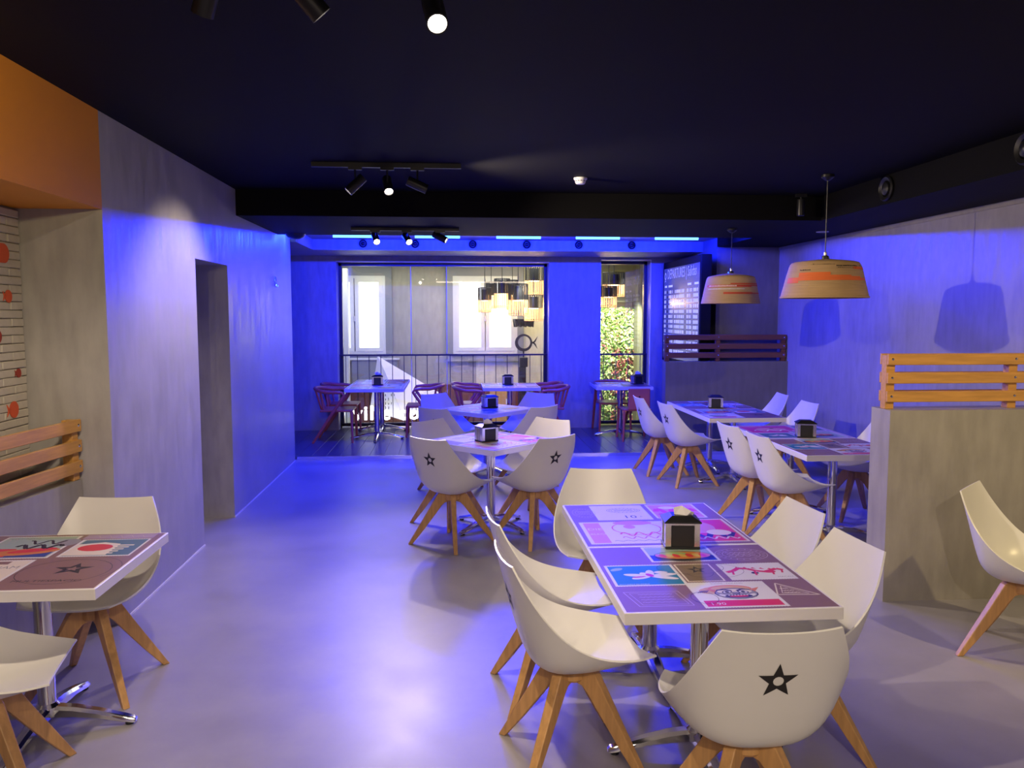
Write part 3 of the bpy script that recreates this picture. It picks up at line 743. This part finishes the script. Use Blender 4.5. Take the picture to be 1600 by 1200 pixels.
# ---------------------------------------------------------------- printed tables
class Pr:
    """flat print: polygons in table coordinates (x right, y far), layered by 0.15 mm"""
    def __init__(s): s.g = G(); s.names = []; s.bb = []
    def mi(s, n):
        if n not in s.names: s.names.append(n)
        return s.names.index(n)
    def z(s, pts=None):
        if not pts: pts = [(-9, -9), (9, 9)]
        x0, x1, y0, y1 = min(p[0] for p in pts), max(p[0] for p in pts), min(p[1] for p in pts), max(p[1] for p in pts)
        k = 1 + max([b[4] for b in s.bb if b[0] < x1 and b[1] > x0 and b[2] < y1 and b[3] > y0] or [0])
        s.bb.append((x0, x1, y0, y1, k)); return .00006 * k
    def poly(s, pts, c):
        P_ = [Vector((a, b, 0)) for a, b in pts]; tr = geometry.tessellate_polygon([P_]); z = s.z(pts); fs = []
        for t in tr:
            a, b, c_ = [P_[i] for i in t]
            fs.append(tuple(t) if (b - a).cross(c_ - a).z > 0 else tuple(reversed(t)))
        s.g.add([(p.x, p.y, z) for p in P_], fs, s.mi(c))
    def rect(s, x0, x1, y0, y1, c): s.poly([(x0, y0), (x1, y0), (x1, y1), (x0, y1)], c)
    def ell(s, x, y, rx, ry, c, rot=0, n=18):
        s.poly([(x + rx * math.cos(t) * math.cos(rot) - ry * math.sin(t) * math.sin(rot), y + rx * math.cos(t) * math.sin(rot) + ry * math.sin(t) * math.cos(rot)) for t in [2 * pi * k / n for k in range(n)]], c)
    def line(s, pts, w_, c, closed=False):
        z = s.z(pts); m = s.mi(c); pp = list(pts) + ([pts[0]] if closed else [])
        for (a, b), (c_, d) in zip(pp, pp[1:]):
            L_ = math.hypot(c_ - a, d - b) or 1; nx, ny = -(d - b) / L_ * w_ / 2, (c_ - a) / L_ * w_ / 2
            q = [(a + nx, b + ny, z), (a - nx, b - ny, z), (c_ - nx, d - ny, z), (c_ + nx, d + ny, z)]
            s.g.add(q, [(0, 1, 2, 3)], m)
    def ring(s, x, y, rx, ry, w_, c, n=28, a0=0, a1=2 * pi):
        s.line([(x + rx * math.cos(a0 + (a1 - a0) * k / n), y + ry * math.sin(a0 + (a1 - a0) * k / n)) for k in range(n + 1)], w_, c)
    def stamp(s, x0, x1, y0, y1, inner, border='p_white', b=.013):
        pts = []; step = .011; r = .0028
        def edge(ax, ay, bx, by, nx, ny):
            L_ = math.hypot(bx - ax, by - ay); n = max(2, int(L_ / step))
            for k in range(n):
                for t, o_ in ((0, 0), (.3, 0), (.5, -r), (.7, -r * .6)):
                    q = (k + t) / n; pts.append((ax + (bx - ax) * q + nx * o_, ay + (by - ay) * q + ny * o_))
        edge(x0, y0, x1, y0, 0, -1); edge(x1, y0, x1, y1, 1, 0); edge(x1, y1, x0, y1, 0, 1); edge(x0, y1, x0, y0, -1, 0)
        s.poly(pts, border); s.rect(x0 + b, x1 - b, y0 + b, y1 - b, inner)
    def star(s, x, y, R, c, squash=1):
        s.poly([(x + (R if k % 2 == 0 else R * .42) * math.cos(pi / 2 + k * pi / 5), y + squash * (R if k % 2 == 0 else R * .42) * math.sin(pi / 2 + k * pi / 5)) for k in range(10)], c)
    def text(s, txt, x, y, size, c, width=None):
        add_text(s.g, txt, size, Matrix.Translation((x, y, s.z([(x, y), (x + (width or size * .6 * len(txt)), y + size)]))), s.mi(c), width=width)
    def squig(s, x0, x1, y, amp, n, w_, c, ph=0):
        s.line([(x0 + (x1 - x0) * k / 24, y + amp * math.sin(ph + n * 2 * pi * k / 24)) for k in range(25)], w_, c)
    def postmark(s, x, y, rx, ry, c, w_=.0016):
        s.ring(x, y, rx, ry, w_, c); s.ring(x, y, rx * .72, ry * .72, w_, c)
        for k in range(3): s.squig(x - rx * .55, x + rx * .55, y + (k - 1) * ry * .28, ry * .08, 4 + k, w_ * 1.6, c)
        for k in range(22):
            a = 2 * pi * k / 22; s.line([(x + rx * .80 * math.cos(a), y + ry * .80 * math.sin(a)), (x + rx * .92 * math.cos(a), y + ry * .92 * math.sin(a))], w_ * 1.6, c)
H = .39
def bowl(p, x, y, w_, h):
    p.ell(x, y - h * .15, w_ * .46, h * .30, 'p_dark'); p.ell(x, y, w_ * .44, h * .28, 'p_orange'); p.ell(x - w_ * .15, y + h * .12, w_ * .24, h * .16, 'p_green')
    for k in range(7): p.ell(x - w_ * .32 + k * w_ * .105, y - h * .02, w_ * .05, h * .13, 'p_yellow' if k % 2 else 'p_red', .3)
    p.ring(x, y, w_ * .45, h * .29, .003, 'p_dark', 20)
def flower(p, x, y, s):
    for a, l in ((2.9, 1), (3.5, .8), (.2, 1.1), (-.35, 1.05), (1.4, .7), (2.2, .5)):
        p.ell(x + math.cos(a) * s * l * .5, y + math.sin(a) * s * l * .5, s * l * .5, s * .16, 'p_white', a)
    p.ell(x + s * .5, y + s * .4, s * .26, s * .16, 'p_white'); p.ell(x, y + s * .1, s * .12, s * .2, 'p_magenta', .5); p.ell(x - s * .45, y - s * .08, s * .28, s * .06, 'p_magenta', .2)
def dragon(p, x, y, s):
    p.line([(x - s, y - .1 * s), (x - .75 * s, y + .02 * s), (x - .5 * s, y + .28 * s), (x - .2 * s, y + .22 * s), (x + .05 * s, y - .02 * s), (x + .3 * s, y - .12 * s), (x + .55 * s, y + .02 * s), (x + .8 * s, y + .18 * s), (x + .98 * s, y + .02 * s)], s * .17, 'p_red')
    p.ell(x + .45 * s, y - .12 * s, s * .22, s * .13, 'p_red'); p.ell(x - .08 * s, y - .22 * s, s * .13, s * .10, 'p_dark')
    for k in range(6): p.poly([(x - .6 * s + k * .27 * s, y + .30 * s - abs(k - 1) * .05 * s), (x - .5 * s + k * .27 * s, y + .46 * s - k * .05 * s), (x - .42 * s + k * .27 * s, y + .24 * s - abs(k - 1) * .05 * s)], 'p_red')
    for a, b in ((-.85, -.35), (-.1, -.45), (.5, -.42), (.85, -.25)): p.line([(x + a * s, y + b * s), (x + (a + .08) * s, y + .0)], s * .07, 'p_red')
def mask(p, x, y, s):
    p.ell(x - s * .30, y + s * .22, s * .55, s * .26, 'p_yellow', .15); p.ell(x - s * .02, y + s * .30, s * .55, s * .26, 'p_orange'); p.ell(x - s * .02, y + s * .27, s * .50, s * .22, 'p_yellow')
    p.ell(x + s * .03, y - s * .04, s * .54, s * .38, 'p_dark'); p.ell(x + s * .03, y - s * .04, s * .51, s * .35, 'p_grey'); p.ell(x + s * .03, y + s * .10, s * .44, s * .16, 'p_cream')
    for q in (-1, 1):
        cx_ = x + s * .03 + q * s * .2
        p.ell(cx_, y + s * .06, s * .14, s * .10, 'p_dark', -q * .4); p.ell(cx_, y + s * .06, s * .11, s * .07, 'p_white', -q * .4); p.ell(cx_, y + s * .06, s * .05, s * .06, 'p_dark')
        p.line([(x + s * .03 + q * s * .06, y + s * .14), (x + s * .03 + q * s * .22, y + s * .24), (x + s * .03 + q * s * .42, y + s * .20)], s * .06, 'p_dark')
        p.poly([(x + s * .03 + q * s * .50, y + s * .05), (x + s * .03 + q * s * .70, y + s * .36), (x + s * .03 + q * s * .44, y + s * .24)], 'p_orange')
        p.ell(x + s * .03 + q * s * .36, y - s * .16, s * .11, s * .06, 'p_white', q * .6)
    p.ell(x + s * .03, y - s * .22, s * .34, s * .11, 'p_dark'); p.ell(x + s * .03, y - s * .24, s * .24, s * .05, 'p_red')
    for k in range(7): p.rect(x + s * (-.22 + k * .075), x + s * (-.17 + k * .075), y - s * .19, y - s * .14, 'p_white')
    p.ell(x + s * .03, y - s * .02, s * .10, s * .08, 'p_dark'); p.ell(x + s * .03, y - s * .01, s * .08, s * .06, 'p_grey')
    for k in range(5): p.line([(x - s * .9 + k * s * .05, y + s * .05), (x - s * .75 + k * s * .04, y + s * .2)], s * .02, 'p_dark')
def printA():
    p = Pr(); p.rect(-H, H, -H, H, 'p_brown')
    p.stamp(-.16, .145, .165, .385, 'p_sage'); p.rect(-.147, -.04, .18, .26, 'p_blue'); p.rect(.05, .132, .18, .25, 'p_blue'); bowl(p, 0, .255, .28, .19)
    p.postmark(.26, .25, .115, .085, 'p_line', .003)
    p.stamp(-.375, -.085, -.125, .135, 'p_teal'); flower(p, -.21, -.01, .108); p.text('PITCAIRN ISLANDS', -.355, -.108, .014, 'p_white'); p.ell(-.33, .08, .03, .015, 'p_green', .5)
    p.stamp(-.08, .075, -.09, .13, 'p_brown2', 'p_cream', .008); p.star(0, .055, .042, 'p_dark', 1.1); p.star(0, .055, .018, 'p_brown2', 1.1); p.ring(0, .02, .055, .06, .002, 'p_dark', a0=3.3, a1=6.2)
    p.stamp(.10, .375, -.085, .125, 'p_white', 'p_white'); dragon(p, .235, .025, .122); p.text('MACAU', .30, -.06, .018, 'p_grey')
    p.stamp(-.10, .215, -.375, -.10, 'p_white', 'p_white'); p.rect(-.085, .20, -.36, -.30, 'p_red'); mask(p, .06, -.225, .155); p.text('SUOMI - FINLAND', .0, -.125, .016, 'p_grey'); p.text('1.90', -.07, -.345, .035, 'p_white')
    p.line([(-.33, -.34), (-.13, -.34), (-.15, -.19), (-.36, -.19)], .003, 'p_line', True)
    p.line([(-.315, -.325), (-.145, -.325), (-.165, -.205), (-.34, -.205)], .002, 'p_line', True)
    for k in range(4): p.squig(-.31, -.18, -.30 + k * .027, .003, 5 + k, .003, 'p_line')
    p.line([(.215, -.255), (.375, -.265), (.255, -.13)], .006, 'p_cream', True); p.line([(.24, -.24), (.34, -.25), (.265, -.16)], .003, 'p_cream', True)
    for k in range(3): p.squig(.25, .31 - k * .015, -.235 + k * .022, .003, 4, .004, 'p_cream')
    p.ring(-.02, .08, .14, .08, .0018, 'p_dark'); p.ring(.02, .04, .17, .10, .0015, 'p_dark', a0=-1.2, a1=1.2); p.ring(-.07, -.27, .05, .06, .002, 'p_dark')
    return p
def printB():
    p = Pr(); p.rect(-H, H, -H, H, 'p_brown')
    p.stamp(-.26, .03, .06, .37, 'p_white', 'p_white'); p.rect(-.245, .015, .075, .355, 'p_cream'); p.text('10', -.12, .10, .075, 'p_dark'); p.text('c', -.03, .12, .03, 'p_dark'); p.postmark(-.09, .26, .09, .05, 'p_dark', .002); p.postmark(-.31, .22, .06, .10, 'p_line', .002)
    p.stamp(-.37, .07, -.36, .03, 'p_cream', 'p_white'); p.rect(-.35, -.27, -.34, .01, 'p_pink'); p.text('DIE', -.345, -.12, .05, 'p_white'); p.text('BLECH', -.345, -.20, .03, 'p_white')
    p.ell(-.10, -.10, .13, .12, 'p_white'); p.ring(-.10, -.10, .12, .11, .006, 'p_red'); p.ell(-.13, -.07, .03, .035, 'p_pink'); p.squig(-.2, .02, -.2, .03, 3, .01, 'p_red'); p.squig(-.2, .02, -.26, .02, 4, .006, 'p_magenta')
    p.ell(-.1, .0, .1, .04, 'p_pink'); p.squig(-.25, .05, -.31, .008, 6, .004, 'p_dark')
    p.stamp(.05, .32, .08, .375, 'p_pink'); p.squig(.08, .29, .22, .06, 2.5, .03, 'p_red'); p.squig(.08, .29, .15, .03, 3.5, .012, 'p_magenta'); p.ell(.16, .3, .05, .03, 'p_cream')
    p.stamp(.09, .38, -.36, .05, 'p_orange', 'p_cream'); p.rect(.11, .36, -.34, .03, 'p_red'); p.ell(.20, -.10, .09, .11, 'p_pink'); p.squig(.12, .35, -.24, .04, 2.2, .03, 'p_dark'); p.ell(.28, -.2, .06, .05, 'p_cream'); p.squig(.13, .35, -.29, .02, 4, .01, 'p_cream'); p.text('ESPANA', .13, -.03, .03, 'p_cream')
    return p
def printC():
    p = Pr(); p.rect(-H, H, -H, H, 'p_brown')
    p.stamp(.05, .36, .03, .30, 'p_sage'); p.rect(.07, .35, .045, .29, 'p_slate'); p.poly([(.06, .05), (.25, .05), (.25, .22), (.17, .25), (.06, .22)], 'p_cream'); p.ell(.16, .165, .075, .055, 'p_red')
    for k in range(5): p.rect(.25, .27 + .012 * k, .07 + k * .03, .085 + k * .03, 'p_cream')
    p.stamp(-.32, .02, .02, .37, 'p_sage'); p.rect(-.30, .0, .04, .15, 'p_blue'); p.rect(-.27, -.18, .05, .17, 'p_red'); p.ell(-.12, .12, .14, .05, 'p_orange', .2); p.ell(-.10, .14, .10, .03, 'p_red', .3); p.ell(.0, .26, .05, .06, 'p_grey'); p.squig(-.2, .0, .2, .03, 2.5, .02, 'p_dark'); p.squig(-.18, -.02, .27, .03, 2, .012, 'p_dark', 1)
    p.text('VIET NAM', -.29, .32, .03, 'p_grey')
    p.rect(.04, .36, .31, .38, 'p_mauve'); p.squig(.08, .33, .345, .02, 5, .003, 'p_line')
    p.stamp(-.38, -.01, -.36, .0, 'p_cream', 'p_white'); p.rect(-.36, -.10, -.06, -.02, 'p_brown'); p.text('VIETNAM', -.24, -.12, .05, 'p_grey'); p.ell(-.24, -.19, .10, .05, 'p_slate'); p.ell(-.24, -.185, .06, .03, 'p_green'); p.ell(-.2, -.28, .13, .05, 'p_red'); p.ell(-.2, -.265, .10, .03, 'p_pink')
    p.star(.20, -.14, .085, 'p_dark', .9); p.star(.20, -.14, .035, 'p_brown', .9); p.ring(.18, -.17, .18, .16, .003, 'p_dark'); p.ring(.19, -.15, .20, .18, .002, 'p_dark', a0=-.6, a1=1.8)
    p.text('MULTIESPACIO', .03, -.30, .035, 'p_dark', .27)
    p.ring(-.34, .30, .09, .06, .003, 'p_line'); p.ring(-.34, .30, .06, .04, .003, 'p_line')
    return p
def printD():
    p = Pr(); p.rect(-H, H, -H, H, 'p_mauve')
    p.stamp(-.37, .10, -.05, .36, 'p_magenta', 'p_pink'); p.ell(-.12, .16, .14, .09, 'p_pink'); p.squig(-.3, .06, .08, .04, 3, .015, 'p_white'); p.ell(-.1, .2, .02, .02, 'p_dark'); p.text('CORREOS', -.33, .30, .04, 'p_white')
    p.stamp(.12, .36, .04, .34, 'p_slate'); p.ell(.24, .18, .07, .08, 'p_cream'); p.stamp(-.36, -.06, -.36, -.08, 'p_slate'); flower(p, -.21, -.22, .08)
    p.stamp(-.03, .36, -.36, .0, 'p_sage'); bowl(p, .16, -.2, .28, .2); p.squig(.0, .33, -.06, .01, 6, .004, 'p_dark')
    return p
PR = {'A': printA(), 'B': printB(), 'C': printC(), 'D': printD()}
pm = {}
def build_table(kind, base_rot=0):
    root = empty('cafe_table')
    tp = G().box(-.40, .40, -.40, .40, .700, .7448, ch=.002).obj('tabletop', M['laminate'], root)
    p = PR[kind]
    pr_ = mesh_obj('printed_panel', p.g.v, p.g.f, [M[n] for n in p.names], tp, fm=p.g.m, loc=(0, 0, .7450))
    pr_['label'] = 'printed collage of postage stamps'
    autosmooth(G().lathe([(.001, .70), (.12, .70), (.12, .692), (.05, .685), (.036, .675), (.036, .11), (.050, .095), (.052, .055), (.034, .048), (.001, .048)], 26).obj('column', M['chrome'], root))
    for k in range(4):
        a = k * pi / 2 + base_rot; vs = []
        for r_, zt, zb, hw in ((.03, .098, .052, .030), (.12, .090, .050, .030), (.22, .070, .040, .026), (.32, .044, .018, .022), (.365, .032, .012, .020), (.375, .024, .012, .016)):
            for (hh, zz) in ((-hw, zb), (hw, zb), (hw, zt - .012), (hw * .55, zt), (-hw * .55, zt), (-hw, zt - .012)): vs.append((r_ * math.cos(a) - hh * math.sin(a), r_ * math.sin(a) + hh * math.cos(a), zz))
        f = [tuple(range(5, -1, -1)), tuple(range(30, 36))]
        for j in range(5):
            for i in range(6): f.append((j * 6 + i, j * 6 + (i + 1) % 6, (j + 1) * 6 + (i + 1) % 6, (j + 1) * 6 + i))
        ft = autosmooth(G().add(vs, f).obj('foot', M['chrome'], root), 40)
        G().lathe([(.001, 0), (.018, 0), (.018, .013), (.001, .013)], 12, .345 * math.cos(a), .345 * math.sin(a)).obj('glide', M['black'], ft)
    return root
TP = {k: build_table(k) for k in 'ABCD'}
def tb(kind, x, y, deg, label, z=0): return place(TP[kind], (x, y, z), math.radians(deg), label, 'table', 'square pedestal tables with stamp prints')
tb('A', 1.0, 3.10, 0, 'nearest square table with orchid, dragon and mask stamps printed on top')
tb('B', 1.0, 3.905, 0, 'square table pushed behind the nearest one, carrying the napkin dispenser')
tb('C', -1.772, 3.50, 0, 'square table cut by the left edge, red disc and star stamps on top')
tb('B', .32, 6.65, 45, 'square table set as a diamond in the middle of the room')
tb('D', .38, 8.90, 45, 'blue-lit square table set as a diamond behind the middle one')
tb('A', 3.03, 6.11, 0, 'square table beside the near right half wall, nearer of the joined pair')
tb('D', 3.03, 6.915, 0, 'square table with a magenta stamp, farther of the joined pair by the half wall')
tb('C', 2.99, 8.25, 0, 'nearer square table of the joined pair before the far half wall')
tb('A', 2.99, 9.055, 0, 'farther square table of the joined pair before the far half wall')
tb('D', -1.06, 11.30, 0, 'nearer table of the pair between red chairs on the left of the platform', .04)
tb('B', -1.06, 12.105, 0, 'farther table of the pair between red chairs on the left, against the railing', .04)
tb('A', .82, 11.34, 0, 'square table on the platform in front of the ring sculpture', .04)
tb('C', 2.42, 11.36, -3, 'square table on the platform before the narrow window', .04)

# ---------------------------------------------------------------- napkin dispensers
def build_disp(folded):
    r = empty('napkin_dispenser')
    G().box(-.078, .078, -.066, .066, 0, .012, ch=.003).obj('base', M['black'], r)
    g = G()
    for sx in (-1, 1):
        for y0, y1 in ((-.062, -.030), (.030, .062)): g.box(sx * .074 - .003, sx * .074 + .003, y0, y1, .012, .118)
        for (x0, x1) in ((sx * .074 - (.022 if sx > 0 else 0), sx * .074 + (0 if sx > 0 else .022)),):
            for sy in (-1, 1): g.box(x0, x1, sy * .062 - .002, sy * .062 + .002, .012, .118)
    g.box(-.074, .074, -.062, .062, .108, .120)
    g.obj('steel_body', M['steel'], r)
    for sy in (-1, 1): G().box(-.050, .050, sy * .056 - .003, sy * .056 + .003, .012, .110).obj('dark_panel', M['black'], r)
    for sx in (-1, 1): G().box(sx * .069 - .003, sx * .069 + .003, -.030, .030, .012, .110).obj('side_panel', M['plex'], r)
    G().box(-.055, .055, -.045, .045, .014, .104).obj('napkin_stack', M['napkin'], r)
    g = G(); v = [(-.082, -.070, .118), (.082, -.070, .118), (.082, .070, .118), (-.082, .070, .118), (-.045, -.038, .146), (.045, -.038, .146), (.045, .038, .146), (-.045, .038, .146)]
    v += [(-.082, -.070, .124), (.082, -.070, .124), (.082, .070, .124), (-.082, .070, .124)]
    g.add(v, [(3, 2, 1, 0), (0, 1, 9, 8), (1, 2, 10, 9), (2, 3, 11, 10), (3, 0, 8, 11), (8, 9, 5, 4), (9, 10, 6, 5), (10, 11, 7, 6), (11, 8, 4, 7), (4, 5, 6, 7)])
    g.obj('lid', M['black'], r)
    if folded:
        g = G(); vs = [(-.03, -.006, .140), (.02, -.03, .142), (.055, .0, .141), (.0, .03, .142), (-.035, -.012, .178), (.0, -.022, .190), (.045, -.018, .162), (.062, .008, .150), (.01, .012, .168), (-.02, .010, .176)]
        g.add(vs, [(0, 4, 5, 1), (1, 5, 6), (1, 6, 7, 2), (2, 7, 8, 3), (3, 8, 9), (3, 9, 4, 0), (4, 9, 8, 5), (5, 8, 7, 6)])
        g.obj('napkin', M['napkin'], r)
    return r
D1 = build_disp(True); D2 = build_disp(False)
DG = 'black and steel napkin dispensers'
def dp(pr_, x, y, deg, label, z=.7465): place(pr_, (x, y, z), math.radians(deg), label, 'napkin dispenser', DG)
dp(D1, 1.03, 3.50, -6, 'napkin dispenser with a white napkin sticking out on the nearest tables')
dp(D1, .28, 6.58, 28, 'napkin dispenser with a napkin on the middle diamond-set table')
dp(D2, .42, 8.98, 20, 'blue-lit napkin dispenser on the diamond-set table behind')
dp(D2, 3.02, 6.60, -14, 'napkin dispenser with a glossy side on the table by the half wall')
dp(D2, 2.95, 8.75, -12, 'napkin dispenser on the joined tables before the far half wall')
dp(D1, -1.07, 11.55, 4, 'dark napkin dispenser on the left platform table', .7865)
dp(D2, .80, 11.50, 0, 'dark blue napkin dispenser on the platform table by the ring sculpture', .7865)
dp(D1, 2.68, 11.42, 10, 'dark napkin dispenser at the right end of the table before the narrow window', .7865)

# ---------------------------------------------------------------- red armchairs
def build_arm():
    r = empty('red_armchair'); m = M['red']
    g = G().box(-.235, .235, -.20, .24, .425, .455, ch=.008); g.obj('seat', m, r)
    for s in (-1, 1):
        G().tube([(s * .225, .225, .44), (s * .235, .235, .0)], [.019, .015], 8).obj('leg', m, r)
        pts = [(s * .245, -.30, 0), (s * .265, -.05, .38), (s * .275, .10, .60), (s * .275, .135, .655), (s * .272, .11, .69), (s * .265, .02, .70)]
        G().tube(pts, [.016, .021, .021, .021, .021, .022], 8).obj('leg', m, r)
    n = 14; pts = [(.265, .02, .70)] + [(.265 * math.cos(pi * k / n), -.10 - .19 * math.sin(pi * k / n), .70 + .035 * math.sin(pi * k / n)) for k in range(n + 1)] + [(-.265, .02, .70)]
    autosmooth(G().tube(pts, .025, 10).obj('arm_and_back_rail', m, r))
    for s in (-1, 1):
        G().tube([(s * .12, -.19, .445), (s * .15, -.265, .725)], .014, 8).obj('back_strut', m, r)
        G().tube([(s * .21, -.15, .445), (s * .235, -.19, .715)], .014, 8).obj('back_strut', m, r)
    return r
RA = build_arm(); RG = 'terracotta red armchairs on the platform'
def ra(x, y, deg, label): place(RA, (x, y, .04), math.radians(deg - 90), label, 'armchair', RG)
ra(-1.60, 11.20, 0, 'red armchair against the blue wall left of the left platform table, the nearer of two')
ra(-1.62, 11.88, 0, 'red armchair against the blue wall left of the left platform table, the farther of two')
ra(-.42, 11.62, 180, 'red armchair on the right side of the left platform table')
ra(.30, 11.25, 0, 'red armchair left of the platform table by the ring sculpture, the nearer of two')
ra(.28, 11.80, 0, 'red armchair left of the platform table by the ring sculpture, the farther of two')
ra(1.36, 11.25, 180, 'red armchair beside the blue column, the nearer of two')
ra(1.34, 11.80, 180, 'red armchair beside the blue column, the farther of two')
ra(2.40, 11.83, -90, 'red armchair behind the table before the narrow window, facing the room')
# side chair with a solid back
e = empty('red_side_chair', (2.55, 11.02, .04), 0, 'red side chair with a solid back panel tucked under the table before the narrow window', 'chair')
m = M['red']
G().box(-.20, .20, -.20, .20, .42, .45, ch=.008).obj('seat', m, e)
bk = G().box(-.135, .17, -.225, -.20, .44, .735, ch=.008).obj('backrest', m, e)
G().lathe([(.001, 0), (.012, 0), (.012, .003), (.001, .003)], 10).xf(Matrix.Translation((.02, -.226, .62)) @ Matrix.Rotation(pi / 2, 4, 'X')).obj('emblem', M['ink'], bk)
for sx in (-1, 1):
    for sy in (-1, 1): G().tube([(sx * .18, sy * .18, .43), (sx * .20, sy * .21, 0)], [.019, .015], 8).obj('leg', m, e)

# ---------------------------------------------------------------- cardboard pendants
def card_pendant(x, y, z0, R, h, ceil, label, big):
    e = empty('cardboard_pendant', (x, y, z0), 0, label, 'pendant lamp')
    if big: prof = [(R + .008, 0), (R + .008, .012), (R, .016), (R * .935, h * .35), (R * .865, h * .68), (R * .815, h * .88), (R * .765, h * .97), (R * .68, h * 1.0), (R * .4, h * 1.04), (.03, h * 1.08)]
    else: prof = [(R, 0), (R * .94, h * .3), (R * .87, h * .68), (R * .815, h * .92), (R * .77, h * .98), (R * .4, h * 1.06), (.03, h * 1.1)]
    # many fine corrugated layers
    fine = []
    for (a, b), (c, d) in zip(prof, prof[1:]):
        n = max(1, int(abs(d - b) / .009))
        for k in range(n): fine.append((a + (c - a) * k / n + (.0012 if k % 2 else 0), b + (d - b) * k / n))
    fine.append(prof[-1])
    inner = [(max(r_ - .012, .02), z_) for r_, z_ in reversed(prof)]
    s_ = G().lathe(fine + inner + [fine[0]], 64).obj('shade', M['card'], e)
    for p in s_.data.polygons: p.use_smooth = True
    s_.data.set_sharp_from_angle(angle=math.radians(50))
    def rad(z): 
        for (a, b), (c, d) in zip(prof, prof[1:]):
            if b <= z <= d and d > b: return a + (c - a) * (z - b) / (d - b)
        return prof[0][0]
    def band(a0, a1, z0_, z1_, m, name='printed_band'):
        n = max(2, int(abs(a1 - a0) / 4)); vs = []
        for k in range(n + 1):
            a = math.radians(a0 + (a1 - a0) * k / n)
            for z in (z0_, z1_): r_ = rad(z) + .003; vs.append((r_ * math.cos(a), r_ * math.sin(a), z))
        return vs, [(2 * k, 2 * k + 2, 2 * k + 3, 2 * k + 1) for k in range(n)]
    g = G()
    if big:
        for a0, a1, p, q in ((205, 253, .46, .68), (253, 285, .46, .60), (285, 305, .46, .57), (305, 322, .47, .53), (292, 345, .76, .83), (180, 206, .40, .55)): v, f = band(a0, a1, h * p, h * q, 0); g.add(v, f, 0)
    else:
        for a0, a1, p, q in ((236, 300, .33, .40), (255, 345, .34, .38), (190, 300, .58, .66), (250, 335, .68, .72), (300, 350, .62, .66)): v, f = band(a0, a1, h * p, h * q, 0); g.add(v, f, 0)
    g.obj('printed_band', M['card_orange'] if big else M['card_red'], e)
    g = G()
    rows = ((262, 300, .83, .86), (262, 296, .785, .80), (222, 258, .885, .895), (205, 222, .73, .755), (310, 335, .86, .87)) if big else ((196, 262, .60, .64), (196, 280, .50, .53))
    for a0, a1, p, q in rows:
        a = a0
        while a < a1:
            st = random.uniform(1.0, 2.6); v, f = band(a, a + st, h * p, h * q * random.uniform(.99, 1.01), 0); g.add(v, f, 0); a += st + random.uniform(.6, 1.2)
    g.obj('printed_marks', M['ink'] if big else M['paper'], e)['kind'] = 'stuff'
    autosmooth(G().lathe([(.001, h * 1.08), (.035, h * 1.08), (.030, h * 1.08 + .02), (.014, h * 1.08 + .03), (.012, h * 1.08 + .055), (.001, h * 1.08 + .058)], 16).obj('cap', M['steel'], e))
    G().tube([(0, 0, h * 1.08 + .05), (0, 0, ceil - z0)], .0045, 6).obj('cord', M['black'], e)
    autosmooth(G().lathe([(.001, h * 1.06), (.022, h * 1.05), (.022, h * .75), (.001, h * .75)], 12).obj('socket', M['black'], e))
    autosmooth(G().lathe([(.001, ceil - z0), (.05, ceil - z0), (.05, ceil - z0 - .02), (.02, ceil - z0 - .045), (.001, ceil - z0 - .045)], 18).obj('canopy', M['black'], e))
card_pendant(3.02, 6.34, 1.925, .336, .292, HC, 'larger cardboard pendant with a broad orange band, nearer the camera', True)
card_pendant(2.90, 8.20, 1.905, .300, .285, 2.68, 'smaller cardboard pendant with red stripes, over the far right table', False)
